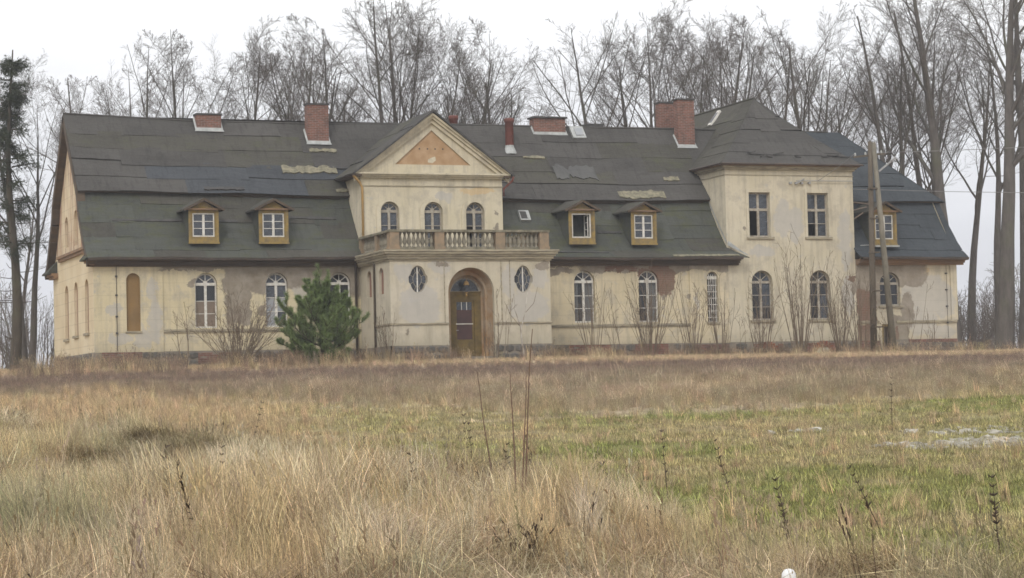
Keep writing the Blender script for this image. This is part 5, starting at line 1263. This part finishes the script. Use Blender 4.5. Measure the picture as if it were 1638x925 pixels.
# ================================================================== grass
crng = np.random.RandomState(1)
def clump(kind, seed):
    """one tuft as numpy ribbons: tall straw, matted, lawn, rough weeds"""
    g = np.random.RandomState(seed)
    cfg = dict(tall=(40, (.26, .78), .11, .0042, (.05, .75), 3), mat=(46, (.25, .6), .19, .0052, (.6, 1.4), 3), lawn=(60, (.03, .085), .24, .005, (.1, .9), 1), rough=(46, (.3, .65), .24, .005, (.0, .3), 2), seed=(5, (.6, .95), .12, .0035, (.02, .22), 4))[kind]
    n, (h0, h1), rad, wd, (l0, l1), sg = cfg
    a = g.rand(n)*2*np.pi; q = np.sqrt(g.rand(n))*rad; bx, by = q*np.cos(a), q*np.sin(a)
    h = h0+(h1-h0)*g.rand(n); la = np.where(g.rand(n) < .55, 2.75+g.randn(n)*.5, a+g.randn(n)*.8); lean = l0+(l1-l0)*g.rand(n)**1.4
    V, F_ = [], []; w = wd*(.7+.6*g.rand(n)); wa = g.rand(n)*np.pi
    t = np.linspace(0, 1, sg+1); pts = []
    for ti in t:
        bend = lean*ti**1.6; hor = h*ti*np.sin(np.minimum(bend, 1.4)); ver = h*ti*np.cos(np.minimum(bend, 1.4)*.95)
        pts.append(np.stack([bx+hor*np.cos(la), by+hor*np.sin(la), ver-.03], 1))
    for j, (ti, p) in enumerate(zip(t, pts)):
        ww = (w*(1-.85*ti))[:, None]; dx = np.stack([np.cos(wa), np.sin(wa), np.zeros(n)], 1)*ww; V.append(p-dx); V.append(p+dx)
    V = np.stack(V, 1).reshape(-1, 3)              # n, 2*(sg+1)
    k = 2*(sg+1); b = np.arange(n)[:, None]*k+np.arange(sg)[None]*2; F_ = np.stack([b, b+1, b+3, b+2], -1).reshape(-1, 4)
    sh = np.repeat(.28+.95*g.rand(n)+1.0*(g.rand(n) < .10), k)
    ex = []
    if kind in ('rough', 'seed'):                  # seed heads / side twigs
        for i in range(n):
            tip = pts[-1][i]; m = 7 if kind == 'seed' else 4; prev = pts[-2][i]; d = tip-prev; d = d/(np.linalg.norm(d)+1e-9)
            for j in range(m):
                o = tip-d*.16*g.rand(); e_ = o+d*.045+g.randn(3)*.012; s_ = g.randn(3)*.0028; ex.append((o-s_, o+s_, e_+s_, e_-s_))
    if ex:
        E_ = np.array(ex).reshape(-1, 3); F2 = np.arange(len(E_)).reshape(-1, 4)+len(V); V = np.concatenate([V, E_]); F_ = np.concatenate([F_, F2]); sh = np.concatenate([sh, np.full(len(E_), .6)])
    me = bpy.data.meshes.new('grass_tuft'); me.from_pydata(V.tolist(), [], F_.tolist())
    at = me.attributes.new('shade', 'FLOAT', 'POINT'); at.data.foreach_set('value', sh.astype(np.float32))
    return me
def grass_mat():
    t = NT('dry_grass_blades'); a = t.n.new('ShaderNodeAttribute'); a.attribute_name = 'tone'; a.attribute_type = 'INSTANCER'
    b = t.n.new('ShaderNodeAttribute'); b.attribute_name = 'shade'
    vm = t.n.new('ShaderNodeVectorMath'); vm.operation = 'SCALE'; t.l.new(a.outputs['Color'], vm.inputs[0]); t.l.new(b.outputs['Fac'], vm.inputs['Scale'])
    t.out(vm.outputs[0], .7, .2); 
    tl = t.n.new('ShaderNodeBsdfTranslucent'); t.l.new(vm.outputs[0], tl.inputs[0]); ms = t.n.new('ShaderNodeMixShader'); ms.inputs[0].default_value = .25
    t.l.new(t.b.outputs[0], ms.inputs[1]); t.l.new(tl.outputs[0], ms.inputs[2]); t.l.new(ms.outputs[0], t.n['Material Output'].inputs[0]); return t.m
GM = grass_mat()
KINDS = ['tall', 'tall', 'tall', 'tall', 'mat', 'mat', 'mat', 'lawn', 'lawn', 'lawn', 'rough', 'rough', 'rough', 'seed', 'seed']
gcol = bpy.data.collections.new('grass_tufts'); 
for i, k in enumerate(KINDS):
    me = clump(k, 200+i); me.materials.append(GM); o = bpy.data.objects.new('tuft_%02d' % i, me); gcol.objects.link(o)
def scatter(s0, s1, dens, margin=1.22):
    area = (s1**2-s0**2)*.235*margin; n = int(area*dens)
    s = np.sqrt(crng.rand(n)*(s1**2-s0**2)+s0**2); u = (crng.rand(n)*2-1)*.235*margin*s
    x = CAM[0]+s*FWH[0]+u*RTH[0]; y = CAM[1]+s*FWH[1]+u*RTH[1]; return x, y, s
pts, idxs, scl, tones, rots = [], [], [], [], []
def put(x, y, kinds, sc, tone, tilt=.12):
    n = len(x); ch = [i for i, k in enumerate(KINDS) if k in kinds]
    pts.append(np.stack([x, y, gz(x, y)], 1)); idxs.append(crng.choice(ch, n)); scl.append(sc); tones.append(tone)
    rots.append(np.stack([crng.randn(n)*tilt, crng.randn(n)*tilt, crng.randn(n)*.7+np.where(crng.rand(n) < .2, 3.1, 0)], 1))
def jitter(T, a=.16):
    n = len(T); return np.clip(T*(1+crng.randn(n, 1)*a)*(1+crng.randn(n, 3)*.04), .01, .9)
# foreground straw
for s0, s1, dn in ((13, 22, 62), (22, 34, 48), (34, 66, 30)):
    x, y, s = scatter(s0, s1, dn); T, z1, z2 = zone_tone(x, y); k = crng.rand(len(x)) > z1; x, y, s, T = x[k], y[k], s[k], T[k]
    m = fbm(x*.4+70, y*.4+3) ; mt = m > .44+crng.rand(len(x))*.14
    hs = .35+1.35*fbm(x*.8, y*.8+20)**1.3; far = np.clip((s-24)/20, 0, 1)
    hs = hs*np.where(s < 34, 1-.28*np.clip((side_u(x, y)/s-.0)/.12, 0, 1), 1)
    put(x[~mt], y[~mt], ('tall',), (hs*(1-.25*far))[~mt], jitter(T[~mt])); put(x[mt], y[mt], ('mat',), hs[mt]*(1.1-.2*far[mt]), jitter(np.where((fbm(x[mt]*1.1+5, y[mt]*1.1) > .56)[:, None], T[mt]*np.array([[.42, .36, .30]]), T[mt]*.95)), .25)
    kk = crng.rand(len(x)) < .05; put(x[kk], y[kk], ('seed',), .6+.5*crng.rand(kk.sum()), jitter(T[kk]*1.05)); 
    kk = crng.rand(len(x)) < .003; put(x[kk], y[kk], ('rough', 'seed'), .6+.5*crng.rand(kk.sum()), jitter(np.broadcast_to(np.array((.09, .06, .045)), (kk.sum(), 3))))
# green mossy lawn
for s0, s1, dn in ((18, 40, 24), (40, 70, 15)):
    x, y, s = scatter(s0, s1, dn); T, z1, z2 = zone_tone(x, y); k = (crng.rand(len(x)) < z1) & (crng.rand(len(x)) > z2); x, y, s, T = x[k], y[k], s[k], T[k]
    put(x, y, ('lawn',), .8+.9*crng.rand(len(x)), jitter(T, .2))
    kk = crng.rand(len(x)) < .08+.7*np.clip((-.06-side_u(x, y)/s)/.1, 0, 1); put(x[kk], y[kk], ('mat', 'tall'), .3+.4*crng.rand(kk.sum()), jitter(np.broadcast_to(np.array((.58, .44, .27)), (kk.sum(), 3))))
# purple-brown rough weeds up to the walls
for s0, s1, dn in ((38, 60, 13), (60, 99, 11)):
    x, y, s = scatter(s0, s1, dn, 1.12); T, z1, z2 = zone_tone(x, y); k = (crng.rand(len(x)) < z2*z1) & ~((y > -.4) & (x > -.3) & (x < 42.4)) & ~((x > 11.2) & (x < 19.2) & (y > -5.0)) & (y < 9); x, y, s, T = x[k], y[k], s[k], T[k]
    hh = (.45+.6*fbm(x*.5, y*.5+20))*np.clip(1-(s-66)/22, .42, 1); hh = hh*np.clip((s-lawn_far_s(x, y))/8+.4, .4, 1)
    put(x, y, ('rough',), hh, jitter(T, .14)); kk = crng.rand(len(x)) < .45; put(x[kk], y[kk], ('tall', 'mat'), hh[kk]*1.15, jitter(T[kk]*1.25, .14))
n = 2600; x = crng.rand(n)*48-4; y = -1.0-7.5*crng.rand(n)**1.3; k = ~((x > 11.0) & (x < 19.4) & (y > -5.2)) & (fbm(x*.6, y*.6) > .44); x, y = x[k], y[k]
put(x, y, ('rough', 'seed', 'tall'), .5+.75*crng.rand(len(x)), jitter(np.where(crng.rand(len(x), 1) < .5, np.array([[.55, .43, .27]]), np.array([[.30, .22, .16]])), .2))
P_, I_, S_, T_, R_ = np.concatenate(pts), np.concatenate(idxs), np.concatenate(scl), np.concatenate(tones), np.concatenate(rots)
print('tufts', len(P_))
me = bpy.data.meshes.new('grass'); me.vertices.add(len(P_)); me.vertices.foreach_set('co', P_.astype(np.float32).ravel())
a = me.attributes.new('pick', 'INT', 'POINT'); a.data.foreach_set('value', I_.astype(np.int32))
a = me.attributes.new('scl', 'FLOAT', 'POINT'); a.data.foreach_set('value', S_.astype(np.float32))
a = me.attributes.new('rot', 'FLOAT_VECTOR', 'POINT'); a.data.foreach_set('vector', R_.astype(np.float32).ravel())
a = me.attributes.new('tone', 'FLOAT_COLOR', 'POINT'); a.data.foreach_set('color', np.concatenate([T_, np.ones((len(T_), 1))], 1).astype(np.float32).ravel())
grass = link(bpy.data.objects.new('grass', me)); tag(grass, 'dry straw, green moss lawn and brown weeds covering the field', None, None, 'stuff')
ng = bpy.data.node_groups.new('scatter_grass', 'GeometryNodeTree')
ng.interface.new_socket('Geometry', in_out='INPUT', socket_type='NodeSocketGeometry'); ng.interface.new_socket('Geometry', in_out='OUTPUT', socket_type='NodeSocketGeometry')
N = ng.nodes; gi, go = N.new('NodeGroupInput'), N.new('NodeGroupOutput')
iop = N.new('GeometryNodeInstanceOnPoints'); ci = N.new('GeometryNodeCollectionInfo'); ci.inputs['Collection'].default_value = gcol; ci.inputs['Separate Children'].default_value = True; ci.inputs['Reset Children'].default_value = True
def att(nm, ty):
    q = N.new('GeometryNodeInputNamedAttribute'); q.data_type = ty; q.inputs['Name'].default_value = nm; return q.outputs['Attribute']
L_ = ng.links; m2p = N.new('GeometryNodeMeshToPoints')
L_.new(gi.outputs[0], m2p.inputs['Mesh']); L_.new(m2p.outputs[0], iop.inputs['Points']); L_.new(ci.outputs[0], iop.inputs['Instance']); iop.inputs['Pick Instance'].default_value = True
L_.new(att('pick', 'INT'), iop.inputs['Instance Index']); L_.new(att('scl', 'FLOAT'), iop.inputs['Scale'])
e2r = N.new('FunctionNodeEulerToRotation'); L_.new(att('rot', 'FLOAT_VECTOR'), e2r.inputs[0]); L_.new(e2r.outputs[0], iop.inputs['Rotation'])
L_.new(iop.outputs[0], go.inputs[0]); md = grass.modifiers.new('scatter', 'NODES'); md.node_group = ng

# ---- single tall dry weeds in the foreground
def weed(name, x, y, H, seed, label, lean=(0, 0), dark=True, stems=1, group=None):
    rng = random.Random(seed); out = []; lv = []
    for s_ in range(stems):
        d = Vector((lean[0]+rng.uniform(-.05, .05), lean[1], 1)).normalized(); q = Vector((rng.uniform(-.04, .04)*(stems > 1), 0, -.05)); h = H*(1 if s_ == 0 else rng.uniform(.6, .95)); pts_ = []
        for i in range(9):
            pts_.append((q.x, q.y, q.z, (.0075 if dark else .012)*(1-i/12))); d = (d+rnd_perp(rng, d)*.035).normalized(); q = q+d*h/8
            if i > 2 and dark:
                for _ in range(5):
                    sd_ = (d*.7+rnd_perp(rng, d)).normalized(); L = .03+.04*rng.random()
                    lv.append([(q.x, q.y, q.z, .004), (*(q+sd_*L*.6), .007), (*(q+sd_*L), .002)])
        out.append(pts_)
    o = polys_to_mesh([(out, 5)]+([(lv, 3)] if lv else []), name, M['weed_dark'] if dark else M['weed_red'], None, 0)
    o.location = (x, y, float(gz(x, y))-.02); tag(o, label, 'weed', group)
M['weed_dark'] = simple('dark_dried_weed', (.10, .07, .05), (.06, .045, .038), 20, .9, .1, 0)
M['weed_red'] = simple('red_brown_bare_stem', (.13, .075, .055), (.19, .13, .09), 12, .8, .2, 0)
for nm, x, y, H, sd_, lab, ln_, dk, st_ in (
    ('tall_dry_weed', -7.97, -69.31, 1.75, 1, 'tall thin brown stem standing in line with the front door', (-.09, 0), False, 1),
    ('tall_dry_weed', -8.65, -71.73, 2.0, 2, 'tallest forked red-brown stem just right of the door line', (.03, 0), False, 3),
    ('tall_dry_weed', -7.21, -68.54, .95, 3, 'shorter straight stem beside the tallest forked stem', (.0, 0), False, 1),
    ('dry_weed', -4.80, -59.82, 1.0, 4, 'dark leafy dead weed left of the tall thin stem', (-.05, 0), True, 2),
    ('dry_weed', -6.87, -66.52, .75, 5, 'dark dead weed at the foot of the tall thin stem', (.0, 0), True, 3),
    ('dry_weed', -4.04, -70.82, .75, 6, 'dark drooping dead weed in front of the green right side', (-.5, 0), True, 1),
    ('dry_weed', -3.69, -64.53, .9, 7, 'thin dark dead weed at the edge of the green', (-.05, 0), True, 1),
    ('dry_weed', -3.71, -66.66, .9, 8, 'leaning brown dead weed in front of the rubble', (-.3, 0), True, 1),
    ('dry_weed', -5.57, -67.02, .7, 9, 'short dark dead weed amid the straw right of the tall stems', (-.15, 0), True, 2),
    ('dry_weed', -10.05, -65.30, .75, 10, 'dark dead weed in the straw on the left', (-.02, 0), True, 1),
    ('dry_weed', -11.82, -70.51, .85, 11, 'dark weed stalk low in the left corner', (-.12, 0), True, 1),
    ('dry_weed', -9.11, -69.95, .7, 12, 'dark seed-headed weed in the middle foreground', (-.1, 0), True, 1),
    ('dry_weed', 6.46, -53.43, 1.0, 13, 'slim dark weed on the far edge of the green', (0, 0), True, 1),
    ('dry_weed', -6.16, -72.69, .7, 14, 'brown dead weed near the white post top', (-.2, 0), True, 2),
    ('dry_weed', -4.51, -73.85, .7, 15, 'dark dead weed in the bottom right corner', (-.15, 0), True, 2),
    ('dry_weed', -6.09, -50.76, .95, 16, 'leaning dark weed at the near edge of the green on the left', (.2, 0), True, 1)):
    weed(nm, x, y, H, sd_, lab, ln_, dk, st_)

# ================================================================== winter mist
hz = NT('winter_mist'); hz.n.remove(hz.b)
pv = hz.n.new('ShaderNodeVolumePrincipled'); pv.inputs['Color'].default_value = (.93, .95, 1, 1); pv.inputs['Density'].default_value = .00055
hz.l.new(pv.outputs[0], hz.n['Material Output'].inputs['Volume'])
o = MB().box(xs[0]-6, xs[-1]+6, ys[0]-6, ys[-1]+6, ZZ.min()-1, 31).build('haze', hz.m); tag(o, 'thin winter mist over the field and trees', None, None, 'stuff')
scene.cycles.volume_bounces = 0
